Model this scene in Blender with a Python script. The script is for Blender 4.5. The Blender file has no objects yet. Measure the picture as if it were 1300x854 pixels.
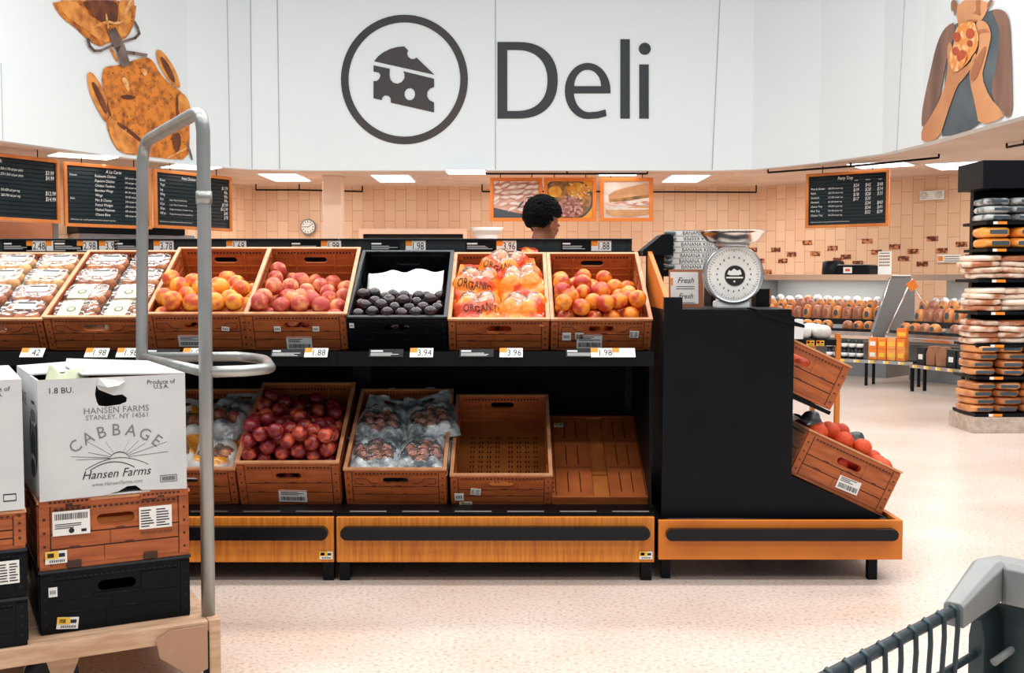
import bpy, bmesh, math, random
import numpy as np
from mathutils import Vector, Matrix, noise
from mathutils.geometry import tessellate_polygon
from math import sin, cos, pi, radians, atan, sqrt, tan

SC = bpy.context.scene
COL = SC.collection
# ------------------------------------------------------------------ camera
CAMZ = 1.16
FPX = 1400.0
TH = atan(77/1400)
cam_d = bpy.data.cameras.new('camera'); cam = bpy.data.objects.new('camera', cam_d); COL.objects.link(cam)
cam_d.sensor_width = 36; cam_d.lens = FPX/1300*36; cam_d.clip_end = 100
cam.location = (0, 0, CAMZ); cam.rotation_euler = (pi/2 - TH, 0, 0)
SC.camera = cam
# ------------------------------------------------------------------ world, exposure, store lights
SC.view_settings.view_transform = 'Standard'; SC.view_settings.look = 'None'
SC.view_settings.gamma = 1; SC.view_settings.use_curve_mapping = False
SC.view_settings.exposure = 0.22
wd = bpy.data.worlds.new('store_air'); SC.world = wd; wd.use_nodes = True
wd.node_tree.nodes['Background'].inputs[0].default_value = (0.86, 0.93, 1.0, 1)
wd.node_tree.nodes['Background'].inputs[1].default_value = 0.33
def area(name, loc, sx, sy, power, col=(1, .97, .93), rot=(0, 0, 0)):
    l = bpy.data.lights.new(name, 'AREA'); l.shape = 'RECTANGLE'; l.size = sx; l.size_y = sy
    l.energy = power; l.color = col
    o = bpy.data.objects.new(name, l); COL.objects.link(o); o.location = loc; o.rotation_euler = rot
    return o
for i, yy in enumerate((-1.5, 1.6, 4.3, 7.6)):
    area('store_ceiling_lamp', (0, yy, 5.6), 12, .6, (165, 245, 265, 430)[i])
for xx in (-3, 0, 3):
    area('deli_ceiling_lamp', (xx, 14.6, 2.36), 1.4, .8, 22, (1, .95, .88))
area('deli_ceiling_lamp', (5.2, 12.4, 2.36), 1.2, .8, 20, (1, .95, .88))
area('deli_ceiling_lamp', (4.55, 10.6, 2.36), .5, 1.6, 12, (1, .95, .88))
area('deli_ceiling_lamp', (-4.7, 12.3, 2.36), .6, .6, 12, (1, .95, .88))

def ray(px, py):
    u = (px-650)/FPX; v = (427-py)/FPX
    return Vector((u, cos(TH)+v*sin(TH), v*cos(TH)-sin(TH)))
def P(px, py, D):
    d = ray(px, py); t = D/d.y
    return Vector((d.x*t, D, CAMZ+d.z*t))
def hit(px, py, A, B):
    """point where the sight line meets the vertical plane through plan points A and B"""
    d = ray(px, py); ex, ey = B[0]-A[0], B[1]-A[1]
    t = (A[0]*ey - A[1]*ex)/(d.x*ey - d.y*ex)
    return Vector((d.x*t, d.y*t, CAMZ+d.z*t))

# ------------------------------------------------------------------ materials
def lin(c):
    r = []
    for x in c[:3]:
        x /= 255.0
        r.append(x/12.92 if x <= .04045 else ((x+.055)/1.055)**2.4)
    return (*r, 1)
def mat(name, col, rough=.5, metal=0, col2=None, scale=8, stretch=(1, 1, 1), contrast=(.35, .65), bump=0, bscale=None,
        rand=None, emit=0, coat=0, spec=.5, detail=4, spots=None):
    m = bpy.data.materials.new(name); m.use_nodes = True; N = m.node_tree.nodes; L = m.node_tree.links
    b = N['Principled BSDF']; b.inputs['Roughness'].default_value = rough; b.inputs['Metallic'].default_value = metal
    b.inputs['Coat Weight'].default_value = coat; b.inputs['Specular IOR Level'].default_value = spec
    b.inputs['Base Color'].default_value = lin(col)
    tc = N.new('ShaderNodeTexCoord'); mp = N.new('ShaderNodeMapping'); mp.inputs['Scale'].default_value = stretch
    L.new(tc.outputs['Object'], mp.inputs[0]); vec = mp.outputs[0]
    if rand is not None or col2 is not None:
        oi = N.new('ShaderNodeObjectInfo')
        ad = N.new('ShaderNodeVectorMath'); ad.operation = 'ADD'
        cb = N.new('ShaderNodeMath'); cb.operation = 'MULTIPLY'; cb.inputs[1].default_value = 37
        L.new(oi.outputs['Random'], cb.inputs[0]); L.new(vec, ad.inputs[0]); L.new(cb.outputs[0], ad.inputs[1]); vec = ad.outputs[0]
    out = None
    if col2 is not None:
        nz = N.new('ShaderNodeTexNoise'); nz.inputs['Scale'].default_value = scale; nz.inputs['Detail'].default_value = detail
        L.new(vec, nz.inputs['Vector'])
        rp = N.new('ShaderNodeValToRGB'); rp.color_ramp.elements[0].position = contrast[0]; rp.color_ramp.elements[1].position = contrast[1]
        rp.color_ramp.elements[0].color = lin(col); rp.color_ramp.elements[1].color = lin(col2)
        L.new(nz.outputs['Fac'], rp.inputs[0]); out = rp.outputs[0]
        if rand is not None:
            # each object leans towards one of the two colours
            md = N.new('ShaderNodeMath'); md.operation = 'MULTIPLY_ADD'; md.inputs[1].default_value = rand; md.inputs[2].default_value = -rand/2
            ad2 = N.new('ShaderNodeMath'); ad2.operation = 'ADD'
            L.new(oi.outputs['Random'], md.inputs[0]); L.new(nz.outputs['Fac'], ad2.inputs[0]); L.new(md.outputs[0], ad2.inputs[1])
            L.new(ad2.outputs[0], rp.inputs[0])
    if spots is not None:
        sc, thr, scol = spots
        vo = N.new('ShaderNodeTexVoronoi'); vo.inputs['Scale'].default_value = sc; L.new(vec, vo.inputs['Vector'])
        lt = N.new('ShaderNodeMath'); lt.operation = 'LESS_THAN'; lt.inputs[1].default_value = thr
        L.new(vo.outputs['Distance'], lt.inputs[0])
        mx = N.new('ShaderNodeMix'); mx.data_type = 'RGBA'
        L.new(lt.outputs[0], mx.inputs[0])
        if out: L.new(out, mx.inputs[6])
        else: mx.inputs[6].default_value = lin(col)
        mx.inputs[7].default_value = lin(scol); out = mx.outputs[2]
    if out: L.new(out, b.inputs['Base Color'])
    if bump:
        n2 = N.new('ShaderNodeTexNoise'); n2.inputs['Scale'].default_value = bscale or scale*3; n2.inputs['Detail'].default_value = 3
        L.new(vec, n2.inputs['Vector'])
        bp = N.new('ShaderNodeBump'); bp.inputs['Strength'].default_value = bump; bp.inputs['Distance'].default_value = .01
        L.new(n2.outputs['Fac'], bp.inputs['Height']); L.new(bp.outputs[0], b.inputs['Normal'])
    if emit:
        b.inputs['Emission Color'].default_value = lin(col); b.inputs['Emission Strength'].default_value = emit
    return m
def clear(name, tint=(255, 255, 255), gloss=.25, rough=.08, body=None, bodyfac=0.0, bump=0, bscale=30):
    """thin clear film: transparent, with a glossy sheen and optionally some milky or printed body"""
    m = bpy.data.materials.new(name); m.use_nodes = True; N = m.node_tree.nodes; L = m.node_tree.links
    N.remove(N['Principled BSDF']); o = N['Material Output']
    t = N.new('ShaderNodeBsdfTransparent'); t.inputs[0].default_value = lin(tint)
    g = N.new('ShaderNodeBsdfGlossy'); g.inputs['Roughness'].default_value = rough
    fr = N.new('ShaderNodeLayerWeight'); fr.inputs[0].default_value = gloss
    mx = N.new('ShaderNodeMixShader'); base = t.outputs[0]
    if bump:
        tc = N.new('ShaderNodeTexCoord'); nz = N.new('ShaderNodeTexNoise'); nz.inputs['Scale'].default_value = bscale; nz.inputs['Detail'].default_value = 2
        L.new(tc.outputs['Object'], nz.inputs['Vector'])
        bp = N.new('ShaderNodeBump'); bp.inputs['Strength'].default_value = bump; bp.inputs['Distance'].default_value = .02
        L.new(nz.outputs['Fac'], bp.inputs['Height']); L.new(bp.outputs[0], g.inputs['Normal']); L.new(bp.outputs[0], fr.inputs['Normal'])
    if body:
        d = N.new('ShaderNodeBsdfDiffuse'); d.inputs[0].default_value = lin(body)
        m2 = N.new('ShaderNodeMixShader'); m2.inputs[0].default_value = bodyfac
        L.new(t.outputs[0], m2.inputs[1]); L.new(d.outputs[0], m2.inputs[2]); base = m2.outputs[0]
    L.new(fr.outputs['Facing'], mx.inputs[0]); L.new(base, mx.inputs[1]); L.new(g.outputs[0], mx.inputs[2]); L.new(mx.outputs[0], o.inputs[0])
    return m
M = {}
def defmats():
    M['white'] = mat('white_paint', (236, 238, 238), .6)
    M['fascia'] = mat('white_wall_panel', (234, 243, 246), .6)
    M['ink'] = mat('black_vinyl', (34, 42, 48), .5)
    M['inkbrown'] = mat('worn_black_vinyl', (62, 54, 52), .5, col2=(38, 42, 46), scale=1.2)
    M['black'] = mat('black_metal', (5, 9, 14), .45, col2=(8, 14, 20), scale=6, spec=.18)
    M['blackshelf'] = mat('black_shelf_enamel', (9, 11, 15), .45, spec=.2)
    M['darkgrey'] = mat('dark_grey_rail', (42, 50, 54), .45, col2=(32, 40, 44), scale=40, spec=.3)
    M['blackplastic'] = mat('black_crate_plastic', (6, 10, 16), .42, col2=(11, 16, 22), scale=10, spec=.15)
    M['rubber'] = mat('glossy_black_bumper', (8, 14, 20), .2, spec=.25)
    M['cratewood'] = mat('woodgrain_crate_plastic', (186, 100, 48), .5, col2=(152, 76, 36), scale=9, stretch=(1, 1, 7), contrast=(.3, .7), bump=.1, bscale=30)
    M['cratein'] = mat('ochre_crate_inside', (192, 112, 50), .5, col2=(166, 90, 38), scale=9, stretch=(1, 1, 5), contrast=(.3, .7))
    M['craterim'] = mat('pale_crate_rim', (222, 164, 120), .5, col2=(206, 142, 98), scale=20)
    M['groove'] = mat('dark_crate_groove', (62, 34, 24), .7)
    M['oak'] = mat('orange_oak_laminate', (226, 140, 42), .45, col2=(196, 108, 26), scale=16, stretch=(6, 6, .35), contrast=(.35, .68))
    M['oakdark'] = mat('orange_side_laminate', (218, 124, 34), .45, col2=(204, 110, 28), scale=5, stretch=(1, 1, .3))
    M['paper'] = mat('white_paper', (238, 238, 234), .7)
    M['papergrey'] = mat('grey_paper', (205, 208, 206), .7)
    M['tagorange'] = mat('orange_tag_print', (240, 140, 30), .6)
    M['tagyellow'] = mat('yellow_tag_print', (246, 196, 60), .6)
    M['text'] = mat('black_print', (26, 28, 30), .6)
    M['textgrey'] = mat('grey_print', (120, 124, 124), .6)
    M['textwhite'] = mat('white_print', (236, 238, 236), .6)
    M['steel'] = mat('brushed_steel', (200, 202, 204), .28, 1, col2=(180, 184, 188), scale=12)
    M['chrome'] = mat('chrome', (236, 232, 228), .2, 1)
    M['alu'] = mat('satin_aluminium_tube', (176, 178, 176), .36, .75, col2=(150, 152, 150), scale=9, stretch=(1, 1, .4))
    M['grey'] = mat('grey_panel', (128, 134, 138), .5)
    M['carton'] = mat('white_corrugated_card', (214, 216, 216), .75, col2=(202, 206, 208), scale=7, bump=.08)
    M['cartonedge'] = mat('torn_brown_card', (150, 96, 62), .85)
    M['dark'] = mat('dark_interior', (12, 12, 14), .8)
    M['frameorange'] = mat('orange_sign_frame', (222, 138, 66), .5, col2=(204, 116, 48), scale=4)
    M['hotframe'] = mat('bright_orange_frame', (240, 134, 48), .5)
    M['board'] = mat('chalk_black_slat', (14, 26, 31), .4, col2=(22, 36, 42), scale=3, spec=.3)
    M['ceil'] = mat('ceiling_tile', (226, 206, 192), .8, col2=(214, 190, 174), scale=1.5)
    M['lightpanel'] = mat('light_diffuser', (255, 255, 255), .5, emit=2.2)
    M['column'] = mat('peach_painted_column', (240, 206, 182), .6)
    M['pinewood'] = mat('pale_worn_wood', (214, 178, 146), .65, col2=(190, 150, 118), scale=10, stretch=(1, 6, 6))
    M['cartgrey'] = mat('grey_cart_plastic', (150, 152, 150), .4, col2=(140, 142, 142), scale=12)
    M['cartwire'] = mat('dark_coated_cart_wire', (62, 76, 82), .4, .3)
    M['skin'] = mat('brown_skin', (150, 88, 54), .5, col2=(132, 74, 46), scale=8)
    M['hair'] = mat('black_hair', (4, 4, 6), .8, col2=(9, 9, 11), scale=60, spec=.1)
    M['shirt'] = mat('black_shirt', (26, 28, 34), .8)
    M['clear'] = clear('clear_plastic', gloss=.10, rough=.12, bump=.25, bscale=30, body=(235, 235, 235), bodyfac=.04)
    M['glass'] = clear('case_glass', gloss=.05, rough=.02)
defmats()

# ------------------------------------------------------------------ mesh builder
TXT = {}
def text_geo(s):
    if s not in TXT:
        cu = bpy.data.curves.new('t', 'FONT'); cu.body = s; cu.size = 1; cu.resolution_u = 2
        ob = bpy.data.objects.new('t', cu); me = ob.to_mesh()
        vs = [tuple(v.co) for v in me.vertices]; fs = [tuple(p.vertices) for p in me.polygons]
        ob.to_mesh_clear(); bpy.data.objects.remove(ob); bpy.data.curves.remove(cu)
        x0 = min(v[0] for v in vs) if vs else 0; x1 = max(v[0] for v in vs) if vs else 0
        TXT[s] = ([(v[0]-x0, v[1]) for v in vs], fs, x1-x0)
    return TXT[s]
def Rz(a): return Matrix.Rotation(a, 4, 'Z')
def Rx(a): return Matrix.Rotation(a, 4, 'X')
def Ry(a): return Matrix.Rotation(a, 4, 'Y')
def T(*a): return Matrix.Translation(a if len(a) == 3 else a[0])
class MB:
    def __init__(s): s.v = []; s.f = []; s.m = []; s.s = []; s.M = Matrix()
    def add(s, vs, fs, mi=0, sm=False):
        n = len(s.v); X = s.M
        s.v += [tuple(X @ Vector(p)) for p in vs]; s.f += [tuple(i+n for i in f) for f in fs]
        s.m += [mi]*len(fs); s.s += [sm]*len(fs); return s
    def box(s, x0, x1, y0, y1, z0, z1, mi=0):
        return s.add([(x0,y0,z0),(x1,y0,z0),(x1,y1,z0),(x0,y1,z0),(x0,y0,z1),(x1,y0,z1),(x1,y1,z1),(x0,y1,z1)],
              [(0,3,2,1),(4,5,6,7),(0,1,5,4),(1,2,6,5),(2,3,7,6),(3,0,4,7)], mi)
    def plate(s, loops, t, F=lambda x, y, z: (x, z, y), mi=0, side=None):
        """flat plate with holes: 2D loops, thickness t from 0; default stands in x-z, thickness along y"""
        fl = [p for l in loops for p in l]; n = len(fl)
        tr = tessellate_polygon([[Vector((x, y, 0)) for x, y in l] for l in loops])
        fs = [tuple(a) for a in tr]
        if not t: return s.add([F(x, y, 0) for x, y in fl], fs, mi)
        vs = [F(x, y, 0) for x, y in fl]+[F(x, y, t) for x, y in fl]
        s.add(vs, fs+[tuple(i+n for i in reversed(f)) for f in fs], mi)
        o = 0; sf = []
        for l in loops:
            k = len(l)
            for i in range(k): sf.append((o+i, o+(i+1) % k, n+o+(i+1) % k, n+o+i))
            o += k
        return s.add(vs, sf, mi if side is None else side)
    def tube(s, path, r, n=10, closed=False, mi=0, caps=True):
        path = [Vector(p) for p in path]; k = len(path); rr = r if isinstance(r, (list, tuple)) else [r]*k
        vs = []; up = None
        for i, p in enumerate(path):
            a = path[(i-1) % k] if (i > 0 or closed) else p; b = path[(i+1) % k] if (i < k-1 or closed) else p
            d = (b-a).normalized()
            if up is None: up = d.orthogonal().normalized()
            up = (up-d*up.dot(d)).normalized(); w = d.cross(up)
            for j in range(n):
                q = 2*pi*j/n; vs.append(p+(up*cos(q)+w*sin(q))*rr[i])
        fs = []
        for i in range(k if closed else k-1):
            i2 = (i+1) % k
            for j in range(n): fs.append((i*n+j, i*n+(j+1) % n, i2*n+(j+1) % n, i2*n+j))
        s.add(vs, fs, mi, True)
        if caps and not closed: s.add(vs[:n], [tuple(range(n))], mi); s.add(vs[-n:], [tuple(range(n))], mi)
        return s
    def lathe(s, prof, n=24, mi=0, axis='z', sm=True):
        vs = []; fs = []
        for r, z in prof:
            for j in range(n):
                q = 2*pi*j/n; x, y = r*cos(q), r*sin(q)
                vs.append((x, y, z) if axis == 'z' else (x, z, y) if axis == 'y' else (z, x, y))
        k = len(prof)
        for i in range(k-1):
            for j in range(n): fs.append((i*n+j, i*n+(j+1) % n, (i+1)*n+(j+1) % n, (i+1)*n+j))
        if prof[0][0] > 1e-5: fs.append(tuple(range(n)))
        if prof[-1][0] > 1e-5 and not (k == 2 and prof[0][0] < 1e-5): fs.append(tuple(range((k-1)*n, k*n)))
        return s.add(vs, fs, mi, sm)
    def ell(s, c, r, nu=16, nv=10, mi=0, p=1.0):
        f = lambda t: math.copysign(abs(t)**p, t)
        vs = []; fs = []
        for i in range(nv+1):
            a = -pi/2+pi*i/nv
            for j in range(nu):
                b = 2*pi*j/nu
                vs.append((c[0]+r[0]*f(cos(a))*f(cos(b)), c[1]+r[1]*f(cos(a))*f(sin(b)), c[2]+r[2]*f(sin(a))))
        for i in range(nv):
            for j in range(nu): fs.append((i*nu+j, i*nu+(j+1) % nu, (i+1)*nu+(j+1) % nu, (i+1)*nu+j))
        return s.add(vs, fs, mi, True)
    def text(s, body, size, F, mi=0, al='c', sx=1.0, shear=0):
        vs, fs, w = text_geo(body); w *= sx
        o = {'c': -w/2, 'l': 0, 'r': -w}[al]
        return s.add([F((x*sx+o)*size+shear*y*size, y*size) for x, y in vs], fs, mi)
    def build(s, name, mats, parent=None, bev=0, loc=None, fix=True):
        me = bpy.data.meshes.new(name); me.from_pydata(s.v, [], s.f)
        for m in (mats if isinstance(mats, (list, tuple)) else [mats]): me.materials.append(M[m] if isinstance(m, str) else m)
        me.polygons.foreach_set('material_index', s.m); me.polygons.foreach_set('use_smooth', s.s); me.update()
        bm = bmesh.new(); bm.from_mesh(me); bmesh.ops.remove_doubles(bm, verts=bm.verts, dist=1e-6)
        if fix: bmesh.ops.recalc_face_normals(bm, faces=bm.faces)
        bm.to_mesh(me); bm.free()
        o = bpy.data.objects.new(name, me); COL.objects.link(o)
        if parent is not None: o.parent = parent
        if loc is not None: o.location = loc
        if bev:
            b = o.modifiers.new('bevel', 'BEVEL'); b.width = bev; b.segments = 2; b.limit_method = 'ANGLE'
        return o
def tag(o, label, cat, group=None, kind=None):
    o['label'] = label
    o['category'] = cat
    if group: o['group'] = group
    if kind: o['kind'] = kind
    return o
def struct(o, label=None):
    o['kind'] = 'structure'
    if label: o['label'] = label
    return o
def thing(name, label, cat, mtx=None, group=None):
    o = bpy.data.objects.new(name, None); COL.objects.link(o); o.empty_display_size = .05
    if mtx is not None: o.matrix_world = mtx
    return tag(o, label, cat, group)
KIDS = {}
def dup(root, mtx, label=None, group=None):
    r = root.copy(); COL.objects.link(r); r.matrix_world = mtx
    if label: r['label'] = label
    if group: r['group'] = group
    for ch in root.children:
        c = ch.copy(); COL.objects.link(c); c.parent = r
        for g in ch.children:
            d = g.copy(); COL.objects.link(d); d.parent = c
    return r
def capsule(cx, cy, w, h, n=8):
    """stadium outline, used for handle holes and bumpers"""
    r = h/2; o = []
    for i in range(n+1): a = -pi/2+pi*i/n; o.append((cx+w/2-r+r*cos(a), cy+r*sin(a)))
    for i in range(n+1): a = pi/2+pi*i/n; o.append((cx-w/2+r+r*cos(a), cy+r*sin(a)))
    return o
def rect(x0, x1, y0, y1): return [(x0, y0), (x1, y0), (x1, y1), (x0, y1)]
def circ(cx, cy, r, n=24, a0=0): return [(cx+r*cos(a0+2*pi*i/n), cy+r*sin(a0+2*pi*i/n)) for i in range(n)]
def rrect(cx, cy, w, h, r, n=5):
    o = []
    for (sx, sy, a) in ((1, -1, -pi/2), (1, 1, 0), (-1, 1, pi/2), (-1, -1, pi)):
        for i in range(n+1): q = a+pi/2*i/n; o.append((cx+sx*(w/2-r)+r*cos(q), cy+sy*(h/2-r)+r*sin(q)))
    return o

# ------------------------------------------------------------------ the setting
def tile_mat():
    m = bpy.data.materials.new('peach_wall_tile'); m.use_nodes = True; N = m.node_tree.nodes; L = m.node_tree.links; b = N['Principled BSDF']
    tc = N.new('ShaderNodeTexCoord'); sp = N.new('ShaderNodeSeparateXYZ'); cb = N.new('ShaderNodeCombineXYZ'); L.new(tc.outputs['Object'], sp.inputs[0])
    L.new(sp.outputs[2], cb.inputs[0]); L.new(sp.outputs[0], cb.inputs[1])
    br = N.new('ShaderNodeTexBrick'); br.inputs['Scale'].default_value = 1; br.inputs['Brick Width'].default_value = .30; br.inputs['Row Height'].default_value = .155
    br.inputs['Mortar Size'].default_value = .0045; br.inputs['Mortar Smooth'].default_value = .2; br.offset = .5
    br.inputs['Color1'].default_value = lin((238, 204, 172)); br.inputs['Color2'].default_value = lin((230, 190, 156)); br.inputs['Mortar'].default_value = lin((202, 154, 122))
    L.new(cb.outputs[0], br.inputs['Vector']); L.new(br.outputs['Color'], b.inputs['Base Color']); b.inputs['Roughness'].default_value = .35
    return m
M['tile'] = tile_mat()
def floor_mat():
    m = bpy.data.materials.new('speckled_terrazzo'); m.use_nodes = True; N = m.node_tree.nodes; L = m.node_tree.links; b = N['Principled BSDF']
    tc = N.new('ShaderNodeTexCoord')
    n1 = N.new('ShaderNodeTexNoise'); n1.inputs['Scale'].default_value = 75; n1.inputs['Detail'].default_value = 3; L.new(tc.outputs['Object'], n1.inputs[0])
    r1 = N.new('ShaderNodeValToRGB'); e = r1.color_ramp.elements; e[0].position = .30; e[0].color = lin((190, 166, 150)); e[1].position = .45; e[1].color = lin((226, 214, 205))
    x = r1.color_ramp.elements.new(.72); x.color = lin((238, 231, 225)); L.new(n1.outputs['Fac'], r1.inputs[0])
    n2 = N.new('ShaderNodeTexNoise'); n2.inputs['Scale'].default_value = 1.3; n2.inputs['Detail'].default_value = 5; L.new(tc.outputs['Object'], n2.inputs[0])
    r2 = N.new('ShaderNodeValToRGB'); e = r2.color_ramp.elements; e[0].position = .3; e[0].color = lin((238, 222, 212)); e[1].position = .7; e[1].color = lin((255, 252, 250)); L.new(n2.outputs['Fac'], r2.inputs[0])
    mx = N.new('ShaderNodeMix'); mx.data_type = 'RGBA'; mx.blend_type = 'MULTIPLY'; mx.inputs[0].default_value = 1
    L.new(r1.outputs[0], mx.inputs[6]); L.new(r2.outputs[0], mx.inputs[7]); L.new(mx.outputs[2], b.inputs['Base Color'])
    b.inputs['Roughness'].default_value = .28; b.inputs['Specular IOR Level'].default_value = .45
    return m
M['floor'] = floor_mat()
o = MB().box(-9, 10, -3, 18, -.1, 0).build('floor', 'floor'); struct(o, 'pale speckled terrazzo shop floor')
ZC = 2.44
def wall(name, A, B, z0=0, z1=ZC+.3, m='tile'):
    L_ = sqrt((B[0]-A[0])**2+(B[1]-A[1])**2)
    o = MB().box(0, L_, 0, .15, z0, z1).build(name, m)
    o.location = (A[0], A[1], 0); o.rotation_euler = (0, 0, math.atan2(B[1]-A[1], B[0]-A[0])); return struct(o)
WB = ((-3.7, 16), (3.54, 16)); WR = ((3.54, 16), (9.0, 10.61)); WL = ((-5.7, 12.6), (-3.7, 16)); WLL = ((-7.6, 8), (-5.7, 12.6))
wall_back = wall('wall_back', *WB); wall_right = wall('wall_right', *WR); wall('wall_left', *WL); wall('wall_far_left', *WLL)
# white fascia above the deli, running in a curve; its lower edge follows the ceiling edge
FAS = []
for px, py in ((-160, 150), (-80, 165), (0, 178), (80, 189), (160, 200), (240, 209), (320, 215), (400, 216.2), (905, 216.2), (955, 215), (1040, 206.5), (1120, 195), (1171, 183), (1230, 166), (1300, 147), (1380, 124)):
    d = ray(px, py); t = (ZC-CAMZ)/d.z; FAS.append((d.x*t, d.y*t))
def onfas(px, py, off=0):
    d = ray(px, py)
    for i in range(len(FAS)-1):
        A, B = FAS[i], FAS[i+1]
        ex, ey = B[0]-A[0], B[1]-A[1]; den = d.x*ey-d.y*ex
        if abs(den) < 1e-9: continue
        t = (A[0]*ey-A[1]*ex)/den
        if t <= 0: continue
        q = ((d.x*t-A[0])*ex+(d.y*t-A[1])*ey)/(ex*ex+ey*ey)
        if -1e-4 <= q <= 1+1e-4:
            n = Vector((ey, -ex, 0)).normalized()
            return Vector((d.x*t, d.y*t, CAMZ+d.z*t))+n*off
    raise ValueError((px, py))
mb = MB(); n = len(FAS)
vs = [(x, y, z) for z in (ZC, 6.2) for x, y in FAS]
nrm = []
bk = []
for i, (x, y) in enumerate(FAS):
    a = FAS[max(i-1, 0)]; b = FAS[min(i+1, n-1)]; v = Vector((b[1]-a[1], -(b[0]-a[0]), 0)).normalized(); bk.append((x-v.x*.12, y-v.y*.12))
vs += [(x, y, z) for z in (ZC, 6.2) for x, y in bk]
fs = []
for i in range(n-1):
    fs += [(i, i+1, n+i+1, n+i), (2*n+i, 3*n+i, 3*n+i+1, 2*n+i+1), (i, 2*n+i, 2*n+i+1, i+1), (n+i, n+i+1, 3*n+i+1, 3*n+i)]
fs += [(0, n, 3*n, 2*n), (n-1, 2*n-1, 4*n-1, 3*n-1)]
o = mb.add(vs, fs).build('wall_fascia', 'fascia'); struct(o, 'white curved fascia wall above the deli counter'); fascia = o
M['seam'] = mat('grey_panel_seam', (176, 184, 186), .7)
mb = MB()
for (xa, ya, xb, yb) in ((352, 0, 355, 215), (318, 0, 320, 214), (629, 0, 629, 215), (914, 0, 904, 215), (1149, 0, 1139, 191), (288, 0, 292, 211), (0.5, 80, 3, 177)):
    for k in range(6):
        q0, q1 = k/6, (k+1)/6
        a = onfas(xa+(xb-xa)*q0, ya+(yb-ya)*q0, .004); b = onfas(xa+(xb-xa)*q1, ya+(yb-ya)*q1, .004); w = Vector((.006, 0, 0))
        mb.add([a-w, a+w, b+w, b-w], [(0, 1, 2, 3)])
o = mb.build('panel_seam', 'seam', parent=fascia)
# deli ceiling behind the fascia
mb = MB(); pts = [(x, y) for x, y in bk] + [(9.0, 9.2), (9.0, 10.8), (3.54, 16.1), (-3.7, 16.1), (-5.8, 12.7), (-7.7, 8.1)]
mb.plate([pts], .08, F=lambda x, y, z: (x, y, ZC+z)); o = mb.build('ceiling', 'ceil'); struct(o, 'low tiled ceiling over the deli')
mb = MB()
for k in range(24):
    y = 9.0+k*.6
    if 13.5 < y < 16: mb.box(-3.6, 3.2, y-.006, y+.006, ZC-.004, ZC)
for k in range(11): x = -3.2+k*.6; mb.box(x-.006, x+.006, 13.6, 15.9, ZC-.004, ZC)
mb.build('ceiling_grid', 'column', parent=o)
# column and low doorway in the back wall
a = P(409, 216, 14.2); b = P(433, 216, 14.2)
o = MB().box(a.x, b.x, 14.2, 14.45, 0, ZC).build('trim_1', 'column', bev=.01); struct(o, 'square peach column')
a = P(461, 292, 15.9); b = P(588, 297, 15.9)
o = MB().box(a.x-.06, b.x+.06, 15.86, 15.99, b.z, a.z+.02).box(a.x-.06, a.x, 15.86, 15.99, 0, b.z).box(b.x, b.x+.06, 15.86, 15.99, 0, b.z).build('trim_2', 'column'); struct(o)
o = MB().box(a.x, b.x, 15.93, 15.99, 0, b.z).build('door_1', 'dark'); struct(o, 'dark doorway in the tiled back wall')
# ------------------------------------------------------------------ signage on the fascia
def fsheet(mb, loops, off, mi=0, sub=14, thick=0.0):
    """a cut print lying on the curved fascia: outline given where the print sits on the wall"""
    fl = [p for l in loops for p in l]
    tr = [tuple(fl[i] for i in t) for t in tessellate_polygon([[Vector((x, y, 0)) for x, y in l] for l in loops])]
    out = []
    st = list(tr)
    while st:
        a, b, c = st.pop()
        e = [(math.dist(a, b), 0), (math.dist(b, c), 1), (math.dist(c, a), 2)]; m, k = max(e)
        if m > sub:
            if k == 0: h = ((a[0]+b[0])/2, (a[1]+b[1])/2); st += [(a, h, c), (h, b, c)]
            elif k == 1: h = ((b[0]+c[0])/2, (b[1]+c[1])/2); st += [(a, b, h), (a, h, c)]
            else: h = ((a[0]+c[0])/2, (a[1]+c[1])/2); st += [(a, b, h), (h, b, c)]
        else: out.append((a, b, c))
    vs = []; ix = {}; fs = []
    for t in out:
        f = []
        for p in t:
            k = (round(p[0], 3), round(p[1], 3))
            if k not in ix: ix[k] = len(vs); vs.append(onfas(p[0], p[1], off))
            f.append(ix[k])
        fs.append(tuple(f))
    mb.add(vs, fs, mi)
def zz(pts): return [(400+x/2.826, y/2.826) for x, y in pts]
def arc(cx, cy, r, a0, a1, n=10): return [(cx+r*cos(radians(a0+(a1-a0)*i/n)), cy+r*sin(radians(a0+(a1-a0)*i/n))) for i in range(n+1)]
FD = FAS[7][1]
def fplate(mb, loops, t, off=0.0, mi=0):
    fl = [p for l in loops for p in l]; n = len(fl)
    tr = [tuple(a) for a in tessellate_polygon([[Vector((x, y, 0)) for x, y in l] for l in loops])]
    vs = [P(x, y, FD)-Vector((0, off, 0)) for x, y in fl]+[P(x, y, FD)-Vector((0, off+t, 0)) for x, y in fl]
    sf = []; o = 0
    for l in loops:
        k = len(l)
        for i in range(k): sf.append((o+i, o+(i+1) % k, n+o+(i+1) % k, n+o+i))
        o += k
    mb.add(vs, [tuple(i+n for i in f) for f in tr]+tr+sf, mi)
icon = thing('deli_emblem', 'round black ring emblem with a wedge of cheese on the white fascia', 'emblem', T(P(513, 183, FD)))
inv = lambda o: o.matrix_world.inverted()
def under(o, root):   # keep world placement of a mesh built in world coordinates
    o.data.transform(inv(root)); return o
def ppart(mb, name, m, root, **k):
    o = mb.build(name, m, parent=root, **k); o.data.transform(root.matrix_world.inverted()); return o
mb = MB(); fplate(mb, [[(513.5+80.5*cos(2*pi*i/72), 101+82*sin(2*pi*i/72)) for i in range(72)], [(513.5+71*cos(2*pi*i/72), 101+72.5*sin(2*pi*i/72)) for i in range(72)]], .012)
ppart(mb, 'ring', 'inkbrown', icon)
mb = MB()
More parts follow.
